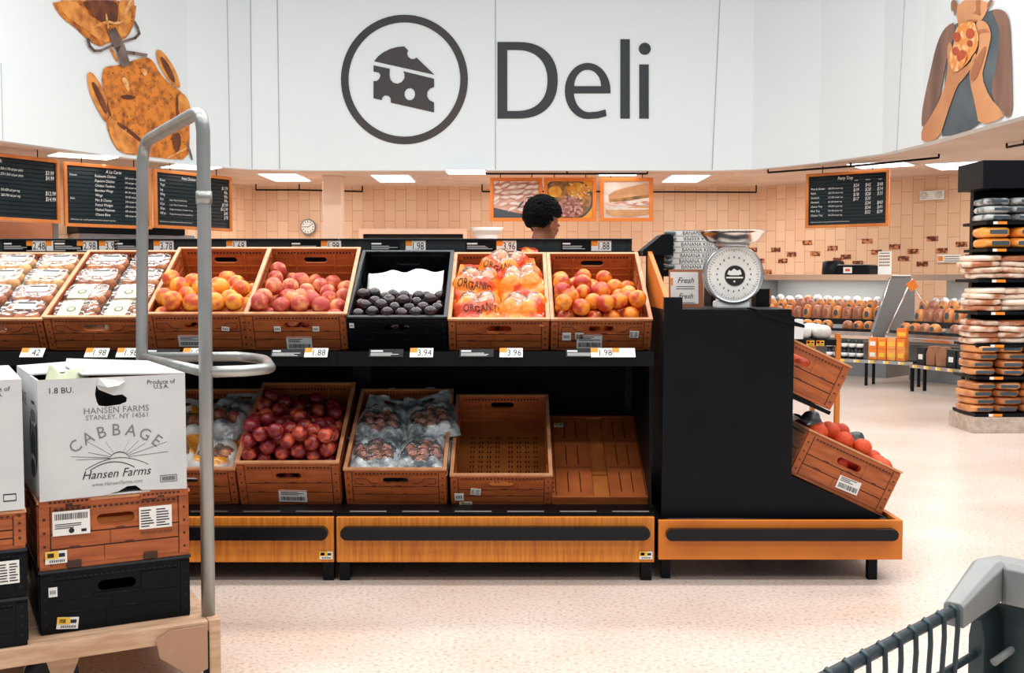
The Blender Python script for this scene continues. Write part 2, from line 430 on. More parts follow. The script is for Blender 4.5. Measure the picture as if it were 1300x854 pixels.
fplate(mb, [zz([(213, 220), (226, 203), (244, 189), (270, 176), (296, 169), (320, 167), (335, 180)] + arc(350, 195, 18, 200, 20, 8)[::-1][::-1] + [(428, 268)])], .012) if False else None
top = [(213, 220), (226, 203), (244, 189), (270, 176), (296, 169), (320, 167), (334, 181), (330, 192), (334, 204), (345, 212), (357, 212), (364, 207), (428, 268)]
fplate(mb, [zz(top)], .012)
low = [(210, 235), (268, 247)] + arc(295, 273, 27, 215, -35-0, 12)[:0] + [(267, 268), (270, 285), (281, 297), (296, 301), (311, 295), (321, 281), (321, 266), (317, 256), (427, 283), (427, 312), (412, 318), (403, 330), (402, 345), (410, 359), (427, 368), (427, 403), (272, 368), (271, 352), (262, 343), (250, 342), (241, 350), (240, 359), (210, 352), (210, 291), (222, 291), (232, 281), (235, 270), (229, 260), (210, 257)]
fplate(mb, [zz(low), zz([(340+19*cos(2*pi*i/20), 338+22*sin(2*pi*i/20)) for i in range(20)])], .012)
ppart(mb, 'cheese_wedge', 'inkbrown', icon)
word = thing('deli_lettering', 'large black Deli lettering on the white fascia', 'sign', T(P(728, 151, FD)))
mb = MB()
def Dout(x0, x1, y0, y1, fx):
    cy = (y0+y1)/2; ry = (y1-y0)/2
    return [(x0, y1), (x0, y0)]+[(fx+(x1-fx)*abs(cos(a))**.85, cy-ry*math.copysign(abs(sin(a))**.9, sin(a))) for a in [pi/2-pi*i/28 for i in range(29)]]
fplate(mb, [Dout(631.5, 708, 53.5, 150.5, 657), Dout(644, 695, 63.5, 141, 655)], .012)
ppart(mb, 'letter', 'ink', word)
mb = MB()
E = [(746+29.5*cos(a), 116+35.5*sin(a)) for a in [radians(0-i*10) for i in range(31)]]  # outer from right over the top and round
outer = [(774.8, 118)] + [(746+29.2*cos(radians(-i*9)), 115.5+35.8*sin(radians(-i*9))) for i in range(0, 34)]
outer += [(769, 139), (770, 147.5), (757, 151)]
outer = [(775, 118.5)] + [(746+29*cos(radians(a)), 115.5+35.5*sin(radians(a))) for a in range(0, -271, -9)] + [(759, 150.2), (770, 147.3), (768.6, 139), (758, 141.8), (749, 142.5)] \
    + [(748+19.5*cos(radians(a)), 117+25.5*sin(radians(a))) for a in range(95, 178, 9)] + [(728, 118.5)]
fplate(mb, [outer, [(763, 109.5), (729, 109.5)] + [(746+17*cos(radians(a)), 109+20.5*sin(radians(a))) for a in range(-172, -5, 12)]], .012)
ppart(mb, 'letter', 'ink', word)
mb = MB(); fplate(mb, [rect(787.5, 799.5, 50, 150.5)], .012); mb.M = Matrix(); ppart(mb, 'letter', 'ink', word)
mb = MB(); fplate(mb, [rect(811.5, 823.5, 82, 150.5)], .012); fplate(mb, [circ(818.5, 62, 7.6)], .012); ppart(mb, 'letter', 'ink', word)

# printed mural of two roast chickens on a spit
M['roast'] = mat('print_of_roast_skin', (226, 136, 46), .6, col2=(126, 62, 30), scale=11, contrast=(.44, .72), detail=12, spots=(20, .16, (84, 48, 32)))
M['roastlight'] = mat('print_of_golden_skin', (236, 160, 76), .6, col2=(178, 98, 44), scale=7, contrast=(.42, .68), detail=6)
M['roastdark'] = mat('print_of_dark_crevice', (92, 48, 28), .6, col2=(140, 74, 36), scale=8, contrast=(.4, .7))
M['roastgloss'] = mat('print_of_glazed_skin', (240, 192, 130), .6, col2=(222, 136, 52), scale=12, contrast=(.42, .6), detail=6)
M['spit'] = mat('print_of_steel_spit', (134, 116, 108), .6, col2=(84, 66, 60), scale=6)
def zc(pts): return [(x/3.714, y/3.714) for x, y in pts]
mural = thing('chicken_mural', 'printed mural of two roast chickens on a spit', 'mural', T(onfas(170, 200)))
def smooth(pts, it=2):
    for _ in range(it):
        q = []
        for a, b in zip(pts, pts[1:]+pts[:1]):
            q += [(a[0]*.75+b[0]*.25, a[1]*.75+b[1]*.25), (a[0]*.25+b[0]*.75, a[1]*.25+b[1]*.75)]
        pts = q
    return pts
def art(name, root, m, items):
    mb = MB()
    for off, mi, pts in items: fsheet(mb, [smooth(pts, 1)], off, mi, sub=20)
    return ppart(mb, name, m, root, fix=False)
MM = ['roast', 'roastlight', 'roastdark', 'roastgloss', 'spit']
art('lower_chicken', mural, MM, [
    (.012, 0, zc([(480, 330), (500, 312), (560, 308), (640, 280), (690, 268), (722, 290), (750, 345), (800, 400), (850, 430), (885, 480), (898, 530), (890, 600), (893, 660), (880, 752), (800, 750), (700, 738), (560, 722), (520, 660), (500, 600), (498, 545), (512, 500), (490, 440), (475, 390)])),
    (.016, 1, zc([(403, 350), (420, 338), (440, 352), (470, 398), (500, 470), (510, 520), (500, 560), (496, 580), (470, 545), (440, 490), (415, 430)])),
    (.020, 2, zc([(420, 390), (440, 385), (480, 460), (505, 520), (490, 545), (455, 470)])),
    (.016, 1, zc([(730, 240), (748, 232), (775, 258), (805, 300), (830, 345), (848, 405), (838, 418), (800, 395), (762, 340), (738, 295)])),
    (.020, 2, zc([(748, 270), (762, 268), (800, 320), (825, 395), (800, 380), (765, 320)])),
    (.018, 1, zc([(498, 545), (540, 570), (600, 610), (660, 660), (670, 700), (640, 728), (560, 720), (515, 650)])),
    (.022, 2, zc([(545, 572), (600, 604), (672, 665), (668, 682), (600, 628), (545, 590)])),
    (.018, 1, zc([(838, 440), (868, 445), (896, 500), (890, 545), (850, 560), (832, 500)])),
    (.022, 3, zc([(565, 372), (580, 362), (596, 380), (606, 412), (600, 438), (588, 420), (574, 400)])),
    (.022, 2, zc([(556, 452), (600, 446), (640, 458), (622, 470), (575, 468)])),
    (.020, 2, zc([(498, 470), (506, 500), (520, 545), (512, 550), (498, 520)])),
    (.020, 2, zc([(826, 430), (836, 470), (834, 560), (842, 600), (832, 600), (824, 540)])),
    (.022, 3, zc([(652, 330), (672, 322), (690, 336), (682, 362), (668, 352)])),
    (.022, 2, zc([(800, 640), (838, 620), (850, 660), (835, 725), (815, 700)])),
    (.022, 4, zc([(870, 672), (880, 670), (908, 752), (896, 757)])),
    (.024, 3, zc([(770, 748), (875, 694), (877, 700), (790, 748)])),
])
art('upper_chicken', mural, MM, [
    (.012, 0, zc([(238, 1), (262, 50), (300, 95), (345, 125), (390, 170), (430, 200), (470, 222), (510, 200), (560, 190), (600, 175), (630, 110), (642, 1)])),
    (.016, 1, zc([(262, 1), (345, 1), (390, 40), (430, 90), (470, 130), (510, 165), (512, 195), (485, 202), (430, 165), (370, 120), (300, 75)])),
    (.016, 1, zc([(552, 1), (600, 1), (636, 1), (610, 80), (605, 130), (600, 165), (570, 178), (548, 150), (560, 90)])),
    (.020, 2, zc([(380, 1), (540, 1), (552, 50), (545, 110), (500, 118), (440, 85), (400, 40)])),
    (.022, 3, zc([(600, 1), (625, 1), (585, 80), (578, 70)])),
    (.024, 3, zc([(430, 125), (495, 95), (545, 108), (590, 85), (592, 92), (545, 120), (500, 108), (432, 135)])),
    (.024, 3, zc([(488, 66), (496, 66), (508, 135), (498, 135)])),
    (.020, 0, zc([(395, 160), (440, 185), (470, 215), (430, 205)])),
    (.018, 0, zc([(510, 228), (522, 225), (555, 285), (545, 296)])),
])
mb = MB()
def stroke(mb, pts, w, off, mi=0, conv=zc):
    for a, b in zip(pts[:-1], pts[1:]):
        dx, dy = b[0]-a[0], b[1]-a[1]; l = math.hypot(dx, dy); nx, ny = -dy/l*w/2, dx/l*w/2; ex, ey = dx/l*w*.3, dy/l*w*.3
        fsheet(mb, [conv([(a[0]+nx-ex, a[1]+ny-ey), (b[0]+nx+ex, b[1]+ny+ey), (b[0]-nx+ex, b[1]-ny+ey), (a[0]-nx-ex, a[1]-ny-ey)])], off, mi)
stroke(mb, [(404, 185), (415, 220), (435, 240), (465, 240), (520, 215), (580, 195), (630, 180), (648, 160), (640, 130), (626, 105)], 13, .028)
stroke(mb, [(520, 150), (560, 230), (582, 300)], 44, .030)
stroke(mb, [(565, 245), (620, 252), (680, 262)], 16, .034)
ppart(mb, 'spit_fork', 'spit', mural, fix=False)

# printed mural of a person eating pizza
def zp(pts): return [(1120+x/3.883, y/3.883) for x, y in pts]
M['pskin'] = mat('print_of_skin', (228, 168, 118), .6, col2=(204, 138, 92), scale=1.6)
M['pskin2'] = mat('print_of_darker_skin', (190, 124, 84), .6, col2=(160, 98, 66), scale=2)
M['psleeve'] = mat('print_of_brown_sleeve', (150, 112, 94), .6, col2=(112, 82, 70), scale=2.4, stretch=(2, 2, .6))
M['pshirt'] = mat('print_of_grey_shirt', (96, 108, 114), .6, col2=(70, 82, 90), scale=2.2)
M['pizza'] = mat('print_of_pizza_cheese', (236, 150, 70), .6, col2=(246, 206, 150), scale=14, contrast=(.45, .6))
M['pepperoni'] = mat('print_of_pepperoni', (206, 92, 52), .6, col2=(174, 66, 40), scale=9)
M['phair'] = mat('print_of_brown_hair', (168, 120, 84), .6, col2=(122, 82, 58), scale=7, stretch=(1, 1, .3))
mural2 = thing('diner_mural', 'printed mural of a person in a grey shirt biting a slice of pizza', 'mural', T(onfas(1230, 175)))
pm = ['pshirt', 'psleeve', 'pskin', 'pskin2', 'pizza', 'pepperoni', 'phair']
art('figure', mural2, pm, [
    (.012, 0, zp([(300, 640), (310, 430), (330, 250), (345, 160), (375, 105), (520, 60), (560, 45), (600, 60), (620, 100), (612, 300), (560, 500), (488, 625), (300, 682)])),
    (.016, 1, zp([(368, 108), (330, 125), (298, 165), (270, 240), (245, 350), (218, 470), (202, 560), (202, 638), (240, 590), (290, 490), (305, 400), (330, 270), (362, 180)])),
    (.016, 1, zp([(545, 50), (585, 44), (620, 60), (638, 110), (643, 240), (648, 400), (650, 560), (618, 584), (600, 540), (560, 500), (545, 440), (575, 300), (590, 170), (575, 110)])),
    (.020, 2, zp([(202, 640), (235, 598), (290, 500), (320, 420), (335, 330), (330, 270), (335, 215), (350, 205), (360, 260), (350, 320), (380, 345), (440, 320), (470, 250), (478, 290), (440, 350), (405, 395), (380, 420), (330, 560), (292, 682), (204, 706)])),
    (.020, 2, zp([(440, 395), (445, 330), (480, 265), (490, 220), (478, 160), (470, 112), (500, 98), (530, 115), (546, 155), (545, 200), (520, 300), (500, 380), (540, 480), (600, 545), (612, 580), (488, 622), (470, 520)])),
    (.024, 3, zp([(445, 395), (450, 340), (485, 275), (515, 225), (530, 235), (500, 330), (470, 400)])),
    (.024, 3, zp([(480, 150), (520, 140), (546, 160), (530, 158), (500, 160), (486, 172)])),
    (.018, 2, zp([(375, 0.5), (540, 0.5), (524, 60), (500, 102), (470, 112), (430, 100), (395, 130), (380, 120)])),
    (.022, 3, zp([(470, 0.5), (498, 0.5), (490, 40), (500, 80), (470, 66), (452, 70), (478, 50)])),
    (.026, 3, zp([(430, 100), (460, 96), (492, 100), (470, 108), (440, 108)])),
    (.020, 6, zp([(348, 0.5), (380, 0.5), (377, 60), (366, 84), (362, 50), (350, 60)])),
    (.020, 6, zp([(536, 0.5), (560, 0.5), (548, 22), (524, 45)])),
])
art('pizza_slice', mural2, pm, [
    (.030, 4, zp([(420, 108), (470, 105), (480, 140), (492, 180), (485, 240), (455, 280), (430, 320), (372, 362), (352, 330), (342, 270), (372, 220), (370, 170), (390, 125)])),
    (.034, 5, zp([(452+22*cos(a)-1, 165+26*sin(a)) for a in [i*pi/6 for i in range(12)]])),
    (.034, 5, zp([(385+20*cos(a), 182+24*sin(a)) for a in [i*pi/6 for i in range(12)]])),
    (.034, 5, zp([(412+26*cos(a), 280+34*sin(a)) for a in [i*pi/6 for i in range(12)]])),
    (.034, 5, zp([(380+18*cos(a), 252+22*sin(a)) for a in [i*pi/6 for i in range(12)]])),
    (.034, 5, zp([(450+14*cos(a), 215+18*sin(a)) for a in [i*pi/6 for i in range(12)]])),
    (.036, 4, zp([(400, 300), (425, 290), (440, 262), (425, 320), (385, 345)])),
])

# ------------------------------------------------------------------ ceiling lights, rails, boards
def clight(px, py, w, d, label, ang=0):
    r = ray(px, py); t = (ZC-CAMZ-.01)/r.z
    th = thing('ceiling_light', label, 'light', T(r.x*t, r.y*t, ZC) @ Rz(ang))
    MB().box(-w/2-.03, w/2+.03, -d/2-.03, d/2+.03, -.012, 0).build('frame', 'white', parent=th)
    MB().box(-w/2, w/2, -d/2, d/2, -.02, -.012).build('diffuser', 'lightpanel', parent=th)
clight(500, 226.5, .46, 1.0, 'recessed ceiling light just right of the peach column')
clight(362, 225, .46, 1.0, 'recessed ceiling light left of the peach column, above the wall clock')
clight(870, 226.5, .46, 1.0, 'recessed ceiling light right of the three food pictures')
clight(592, 218, .46, .5, 'recessed ceiling light cut off by the fascia left of the food pictures')
clight(785, 221, .46, .3, 'recessed ceiling light above the sandwich picture')
clight(1118, 209, .6, .55, 'bright ceiling light above the party tray board', -.6)
clight(1220, 210, .6, .75, 'bright ceiling light nearest the bread rack', -.6)
clight(106, 198, .62, .35, 'bright ceiling light above the middle left menu board', .7)
clight(243, 212, .55, .45, 'bright ceiling light above the fried chicken menu board', .7)

def rail(pts, label):
    th = MB(); q = []
    for px, py, z in pts:
        r = ray(px, py); t = (z-CAMZ)/r.z; q.append(Vector((r.x*t, r.y*t, z)))
    th.tube(q, .012, 6)
    for p in (q[0], q[len(q)//2], q[-1]): th.tube([p, (p.x, p.y, ZC)], .01, 6)
    c = q[0].copy(); o = th.build('sign_rail', 'black', loc=None); o.data.transform(T(-c)); o.location = c
    return tag(o, label, 'rail')
rail([(617, 220.5, 2.41), (720, 220.5, 2.41), (822, 220.5, 2.41)], 'black ceiling rail above the three food pictures')
rail([(325, 241, 2.36), (380, 241, 2.36), (460, 243, 2.36)], 'thin black ceiling rail running behind the peach column')
rail([(612, 243, 2.34), (730, 243, 2.34), (960, 244, 2.34)], 'thin black ceiling rail behind the food pictures')
rail([(975, 219, 2.40), (1080, 211, 2.40), (1192, 200, 2.40)], 'black ceiling rail above the party tray board')
rail([(1278, 187, 2.40), (1300, 183, 2.40), (1330, 177, 2.40)], 'short black ceiling rail above the bread rack')

def board(px0, y00, y01, px1, y10, y11, ztop, label, paint, face='board', fr='frameorange', slats=14, name='menu_board', cat='sign', rows=True, fw=.035):
    """hanging board between two upright edges seen at px0 (left) and px1 (right); ztop fixes the distance"""
    def at(px, py):
        r = ray(px, py); t = (ztop-CAMZ)/r.z; return Vector((r.x*t, r.y*t, ztop))
    A, B = at(px0, y00), at(px1, y10)
    w = (B-A).length; hgt = ztop-hit(px0, y01, A, B).z
    ang = math.atan2(B.y-A.y, B.x-A.x)
    th = thing(name, label, cat, T(A.x, A.y, ztop-hgt) @ Rz(ang))
    mb = MB(); mb.plate([rect(0, w, 0, hgt), rect(fw, w-fw, fw, hgt-fw)], .035, F=lambda x, y, z: (x, z-.02, y)); mb.build('frame', fr, parent=th, bev=.004)
    mb = MB()
    if slats:
        for k in range(slats):
            z0 = fw+(hgt-2*fw)*k/slats; z1 = fw+(hgt-2*fw)*(k+1)/slats
            mb.add([(fw, -.004, z0), (w-fw, -.004, z0), (w-fw, .006, z1), (fw, .006, z1), (fw, .012, z0), (w-fw, .012, z0), (w-fw, .012, z1), (fw, .012, z1)], [(0, 1, 2, 3), (4, 7, 6, 5), (0, 4, 5, 1), (3, 2, 6, 7), (0, 3, 7, 4), (1, 5, 6, 2)])
    else: mb.box(fw, w-fw, 0, .012, fw, hgt-fw)
    if rows:
        W_ = w-2*fw; H_ = hgt-2*fw
        for (tx, ty, s, body, al) in paint:
            mb.text(body, s*H_*1.12, lambda x, y, a=tx, b=ty: (fw+a*W_+x, -.008, fw+b*H_+y), 1, al, sx=.8, shear=.15)
    mb.build('panel', [face, 'textwhite'], parent=th)
    # two hanger rods
    for x in (w*.2, w*.8): MB().tube([(x, 0, hgt-.01), (x, 0, hgt+ZC-ztop)], .006, 6).build('hanger', 'black', parent=th)
    return th, w, hgt
ZT = 2.36
def rowset(names, x0, y0, dy, s): return [(x0, y0-dy*i, s, n_, 'l') for i, n_ in enumerate(names)]
pl = [(.30, .90, .085, 'Plate Lunch', 'l')]
pl += [(.10, .80, .06, '1 Side', 'l'), (.10, .71, .06, '2 Sides', 'l'), (.45, .79, .055, '320-1,170 cal per plate', 'l'), (.45, .70, .055, '270-1,560 cal per plate', 'l'), (.97, .775, .09, '$3.99', 'r'), (.97, .685, .09, '$4.99', 'r')]
pl += [(.10, .44, .06, '1 Side', 'l'), (.45, .44, .055, '130-320 cal per svg', 'l'), (.45, .35, .055, '260-700 cal per svg', 'l'), (.985, .42, .09, '$12.99', 'r'), (.985, .32, .09, '$14.99', 'r')]
pl += [(.02, .56, .035, 'Includes 2 pc. breaded or popcorn chicken, 1 pc. biscuit', 'l'), (.02, .21, .035, 'Entree includes 3 pc tenders', 'l'), (.02, .14, .035, 'Choose mashed potatoes, slaw or house salad', 'l')]
board(-70, 186, 276, 74, 203, 283, ZT, 'black orange-framed menu board headed Plate Lunch, leftmost of the hanging boards', pl)
ala = [(.56, .91, .075, 'A La Carte', 'c'), (.03, .83, .05, 'Entrees', 'l'), (.03, .42, .05, 'Sides', 'l')]
ala += rowset(['Rotisserie Chicken', 'Popcorn Chicken', 'Chicken Tenders', 'Boneless Wings', 'Wings', 'Mac & Cheese', 'Potato Wedges', 'Mashed Potatoes', 'Cheese Bites'], .33, .83, .085, .06)
ala += rowset(['230 cal per svg', '270 cal per svg', '120 cal per svg', '80-130 cal per svg', '70-120 cal per svg', '210 cal per svg', '200 cal per svg', '180 cal per svg', '100 cal per svg'], .70, .83, .085, .045)
ala += [(.03, .06, .03, '2,000 calories a day is used for general nutrition advice, but calorie needs vary', 'l')]
board(80, 205, 287, 191, 214, 290, ZT, 'black orange-framed menu board headed A La Carte', ala)
fr_ = [(.42, .90, .075, 'Fried Chicken', 'c')]+rowset(['Breast', 'Thigh', 'Leg', 'Wing', '8 pc', '12 pc', '50 pc', '100 pc'], .04, .84, .09, .062)
fr_ += [(.97, .78-.085*i, .085, s, 'r') for i, s in enumerate(['$1.79', '99c', '99c', '99c', '$7.99', '$12.99', '$45', '$78'])]
fr_ += [(.16, .48-.09*i, .036, s, 'l') for i, s in enumerate(['2 legs, 2 thighs, 2 breasts & 2 wings', '3 legs, 3 thighs, 3 breasts & 3 wings', '13 thighs, 13 drumsticks, 12 breasts & 12 wings', '25 thighs, 25 drumsticks, 25 breasts & 25 wings'])]
fr_ += [(.03, .06, .03, '2,000 calories a day is used for general nutrition advice, but calorie needs vary', 'l')]
board(195, 214, 289, 293, 225, 293.5, ZT, 'black menu board in an orange frame headed Fried Chicken, partly behind the trolley tube', fr_)
pt = [(.48, .90, .085, 'Party Tray', 'c')]+rowset(['Meat & Cheese', 'Relish', 'Sandwich', 'Pinwheel', '  Cheese Tray', '  Meat Tray', 'Chicken Tray'], .03, .72, .09, .055)
pt += rowset(['180-290 cal per svg', '220-270 cal per svg', '310-390 cal per svg', '80-100 cal per svg', '190-240 cal per svg', '130-180 cal per svg', '140-320 cal per svg'], .26, .72, .09, .045)
pt += [(.62, .86, .035, 'Small', 'c'), (.77, .86, .035, 'Medium', 'c'), (.92, .86, .035, 'Large', 'c')]
for j, colm in enumerate((['$24', '$19', '$18', '$17', '', '', ''], ['$42', '$28', '$28', '$30', '$34', '$34', '$32'], ['$48', '$34', '$35', '', '$43', '$41', '$39'])):
    pt += [(.62+.15*j, .74-.09*i, .085, s, 'c') for i, s in enumerate(colm) if s]
pt += [(.03, .05, .03, '2,000 calories a day is used for general nutrition advice, but calorie needs vary', 'l')]
board(1024, 221, 290, 1130, 214, 286, ZT, 'black menu board in an orange frame headed Party Tray, hanging over the meat cases', pt)

# three food pictures
M['meatpink'] = mat('print_of_sliced_meat', (236, 196, 178), .6, col2=(206, 130, 108), scale=6)
M['meatwhite'] = mat('print_of_pale_turkey', (244, 232, 222), .6, col2=(228, 206, 190), scale=5)
M['plategrey'] = mat('print_of_dark_tray', (74, 82, 88), .6)
M['cheesecube'] = mat('print_of_cheese_cubes', (250, 188, 66), .6, col2=(232, 146, 40), scale=14)
M['hamcube'] = mat('print_of_ham_cubes', (214, 158, 148), .6, col2=(150, 92, 88), scale=14)
M['salad'] = mat('print_of_green_salad', (98, 92, 52), .6, col2=(200, 130, 70), scale=14)
M['picorange'] = mat('print_of_orange_cloth', (244, 170, 50), .6)
M['bun'] = mat('print_of_sandwich_bun', (226, 176, 126), .6, col2=(204, 146, 98), scale=5)
def fpic(px0, px1, label, fillmat, shapes, seed, y0=225.5, y1=281):
    th, w, h = board(px0, y0, y1, px1, y0, y1, 2.395, label, [], face=fillmat, fr='hotframe', slats=0, name='food_picture', cat='picture', rows=False, fw=.045)
    mb = MB(); F = lambda x, y, z: (.045+x*(w-.09), -z, .045+y*(h-.09)); rnd = random.Random(seed)
    names = []
    for k, (mi, pts) in enumerate(shapes(rnd)):
        mb.plate([[(min(.995, max(.005, x)), min(.995, max(.005, y))) for x, y in pts]], 0, F=lambda x, y, z, k=k: F(x, y, .002+.0006*k), mi=mi)
    mb.build('print', ['meatpink', 'meatwhite', 'plategrey', 'cheesecube', 'hamcube', 'salad', 'bun', 'text'], parent=th, fix=False)
def leaf(cx, cy, a, l, w): 
    return [(cx+cos(a)*l*s-sin(a)*w*q, cy+sin(a)*l*s+cos(a)*w*q) for s, q in ((-1, 0), (-.5, .8), (.1, 1), (.7, .6), (1, 0), (.5, -.5), (-.2, -.6))]
def sh1(r):
    o = [(2, [(0, .0), (1, 0), (1, .03), (.5, .14), (0, .28)])]
    for j in range(6):
        for i in range(6):
            cx, cy = .08+i*.17+r.uniform(-.04, .04), .25+j*.15+r.uniform(-.03, .03)
            if cy > .3-.25*cx+.05:
                a = r.uniform(-.2, .9); o.append((0, leaf(cx, cy-.02, a, .12, .06))); o.append((1, leaf(cx, cy, a, .11, .05)))
    o.append((2, leaf(.6, .35, 1.0, .14, .03))); o.append((2, leaf(.8, .55, .2, .1, .025)))
    return o
def cubes(o, r, mi, x0, x1, y0, y1, n, s, test):
    for _ in range(n):
        cx, cy = r.uniform(x0, x1), r.uniform(y0, y1)
        if test(cx, cy):
            a = r.uniform(0, 1.5); o.append((mi, [(cx+s*cos(a+k*pi/2), cy+s*1.1*sin(a+k*pi/2)) for k in range(4)]))
def sh2(r):
    o = [(2, circ(.42, .5, .60, 40)), (5, circ(.42, .5, .55, 40)), (3, circ(.17, .72, .15, 20)), (3, circ(.66, .75, .22, 14)), (4, circ(.48, .28, .27, 14))]
    cubes(o, r, 3, .42, .95, .5, .95, 60, .035, lambda x, y: math.hypot(x-.67, y-.75) < .26)
    cubes(o, r, 1, .42, .95, .5, .95, 14, .025, lambda x, y: math.hypot(x-.67, y-.75) < .26)
    cubes(o, r, 4, .1, .9, .0, .6, 60, .045, lambda x, y: math.hypot(x-.48, y-.28) < .3)
    cubes(o, r, 0, .1, .9, .0, .6, 28, .03, lambda x, y: math.hypot(x-.48, y-.28) < .3)
    return o
def sh3(r):
    o = [(6, [(.12, .45), (.1, .62), (.25, .75), (.6, .86), (.95, .95), (1, .9), (1, .55), (.6, .5)]), (5, [(.12, .5), (.5, .56), (1, .64), (1, .56), (.5, .46), (.14, .42)])]
    for j in range(9): o.append((j % 2, leaf(.15+.1*j, .36+.02*(j % 3), -.15+.1*(j % 4), .16, .06)))
    o += [(6, [(.05, .12), (.05, .25), (.3, .22), (.6, .3), (1, .34), (1, .1), (.6, .02), (.2, .04)])]
    for j in range(6): o.append((1, leaf(.15+.15*j, .24, .1, .12, .03)))
    return o
fpic(622, 688.5, 'orange framed picture of pale sliced deli meat', 'meatpink', sh1, 1)
fpic(690.5, 757, 'orange framed picture of a round tray of cubed ham and cheese', 'picorange', sh2, 2)
fpic(762, 829, 'orange framed picture of a stacked sandwich', 'meatwhite', sh3, 3)

# wall clock
p = P(391.5, 288, 15.94); th = thing('wall_clock', 'round white wall clock left of the peach column', 'clock', T(p))
MB().lathe([(0, -.03), (.09, -.03), (.108, -.035), (.112, -.02), (.112, 0)], 28, axis='y').build('case', 'grey', parent=th)
mb = MB().lathe([(0, -.037), (.095, -.037)], 28, axis='y'); mb.build('dial', 'paper', parent=th)
mb = MB()
for k in range(12):
    a = k*pi/6; mb.box(-.006, .006, -.041, -.038, -.006, .006) if False else None
    mb.M = T(.075*sin(a), 0, .075*cos(a)); mb.box(-.006, .006, -.041, -.038, -.008, .008)
mb.M = Matrix(); mb.build('hour_marks', 'text', parent=th)
MB().add([(-.004, -.042, -.01), (.004, -.042, -.01), (.05, -.042, .03), (.045, -.042, .035)], [(0, 1, 2, 3)]).add([(-.06, -.042, .004), (-.06, -.042, -.003), (.01, -.042, -.003), (.01, -.042, .003)], [(0, 1, 2, 3)]).build('hands', 'text', parent=th)

# small things on the right wall
def onwall(px, py, w=WR, off=.02):
    q = hit(px, py, *w); d = Vector((w[1][0]-w[0][0], w[1][1]-w[0][1], 0)).normalized(); n_ = Vector((d.y, -d.x, 0))
    return q+n_*off, math.atan2(d.y, d.x)
q, a = onwall(1186, 248, off=.03); th = thing('emergency_light', 'white emergency light box with two round lamps high on the tile wall', 'light', T(q) @ Rz(a))
MB().box(-.16, .16, -.05, -.022, -.06, .06).build('housing', 'white', parent=th, bev=.012)
for s in (-.1, .1):
    mb = MB().lathe([(0, -.08), (.03, -.08), (.042, -.07), (.042, -.05)], 16, axis='y'); mb.M = T(s, 0, 0); o = mb.build('lamp', 'papergrey', parent=th); o.location = (s, 0, 0)
q, a = onwall(1206, 328); th = thing('wall_notice', 'small white and orange notice on the tile wall right of the party tray board', 'sign', T(q) @ Rz(a))
MB().box(-.15, .15, -.008, 0, -.05, .05).build('plate', 'paper', parent=th)
MB().box(-.14, -.08, -.010, -.008, -.03, .03).build('orange_mark', 'tagorange', parent=th)
mb = MB()
for k in range(3): mb.box(-.06, .13, -.010, -.008, .02-.028*k, .03-.028*k)
mb.build('print_lines', 'textgrey', parent=th)
# accent tiles scattered on the walls
M['accent'] = mat('dark_patterned_accent_tile', (206, 132, 84), .4, col2=(92, 44, 26), scale=26, contrast=(.42, .52))
mb = MB(); d = Vector((WR[1][0]-WR[0][0], WR[1][1]-WR[0][1], 0)).normalized(); n_ = Vector((d.y, -d.x, 0))
def acc(mb, px, py, w, hw=.075, hh=.032):
    q = hit(px, py, *w); dd = Vector((w[1][0]-w[0][0], w[1][1]-w[0][1], 0)).normalized(); nn = Vector((dd.y, -dd.x, 0))*.006; z = Vector((0, 0, hh))
    mb.add([q+nn-dd*hw-z, q+nn+dd*hw-z, q+nn+dd*hw+z, q+nn-dd*hw+z], [(0, 1, 2, 3)])
ACC = [(985, 317), (1005, 323), (1025, 308), (1057, 315), (1101, 306), (1113, 320), (1035, 322), (1089, 334), (1136, 313), (1147, 328), (1159, 319), (1171, 335), (1184, 303), (1196, 318), (1221, 310), (1233, 326), (1246, 317), (1258, 304), (994, 331), (974, 345), (965, 331), (1064, 330), (1074, 326)]
for a_ in ACC:
    if a_[0] > 962: acc(mb, a_[0], a_[1], WR)
o = mb.build('accent_tile', 'accent'); o.data.transform(wall_right.matrix_world.inverted() if False else Matrix()); o.parent = wall_right
bpy.context.view_layer.update()
o.data.transform(wall_right.matrix_world.inverted())
mb = MB()
for a_ in ((955, 317), (945, 332), (932, 322), (837, 317)): acc(mb, a_[0], a_[1], WB)
o = mb.build('accent_tile', 'accent'); o.parent = wall_back; o.data.transform(wall_back.matrix_world.inverted())
# white bowl on a stand and the stainless hood seen over the display
p = P(618, 302, 15.2); th = thing('mixing_bowl', 'wide white bowl standing behind the display, left of the person', 'bowl', T(p.x, 15.2, p.z-.2))
MB().lathe([(.14, 0), (.15, .2), (.19, .28), (.235, .34), (.225, .335), (.17, .24), (0, .2)], 28).build('bowl', 'white', parent=th)
MB().lathe([(.1, -p.z+.2), (.12, 0), (0, 0)], 20).build('stand', 'grey', parent=th)
a = P(96, 288, 12.9); b = P(206, 303, 13.6)
th = thing('exhaust_hood', 'stainless steel kitchen equipment below the A La Carte board', 'hood', T(a.x, 13.0, 0) @ Rz(.72))
MB().box(0, 1.45, 0, .5, 1.0, a.z-.06).build('cabinet', 'steel', parent=th, bev=.01)
MB().box(-.02, 1.3, -.03, .5, a.z-.06, a.z+.02).build('top_band', 'black', parent=th)
MB().box(0.02, 1.43, .02, .48, 0, 1.0).build('base', 'grey', parent=th)
th = thing('wall_panel', 'plain brown wood panel below the Plate Lunch board', 'panel', T(P(-60, 300, 11.9).x, 11.6, 0) @ Rz(.78))
M['brownpanel'] = mat('brown_panel', (176, 112, 78), .6, col2=(160, 98, 66), scale=3)
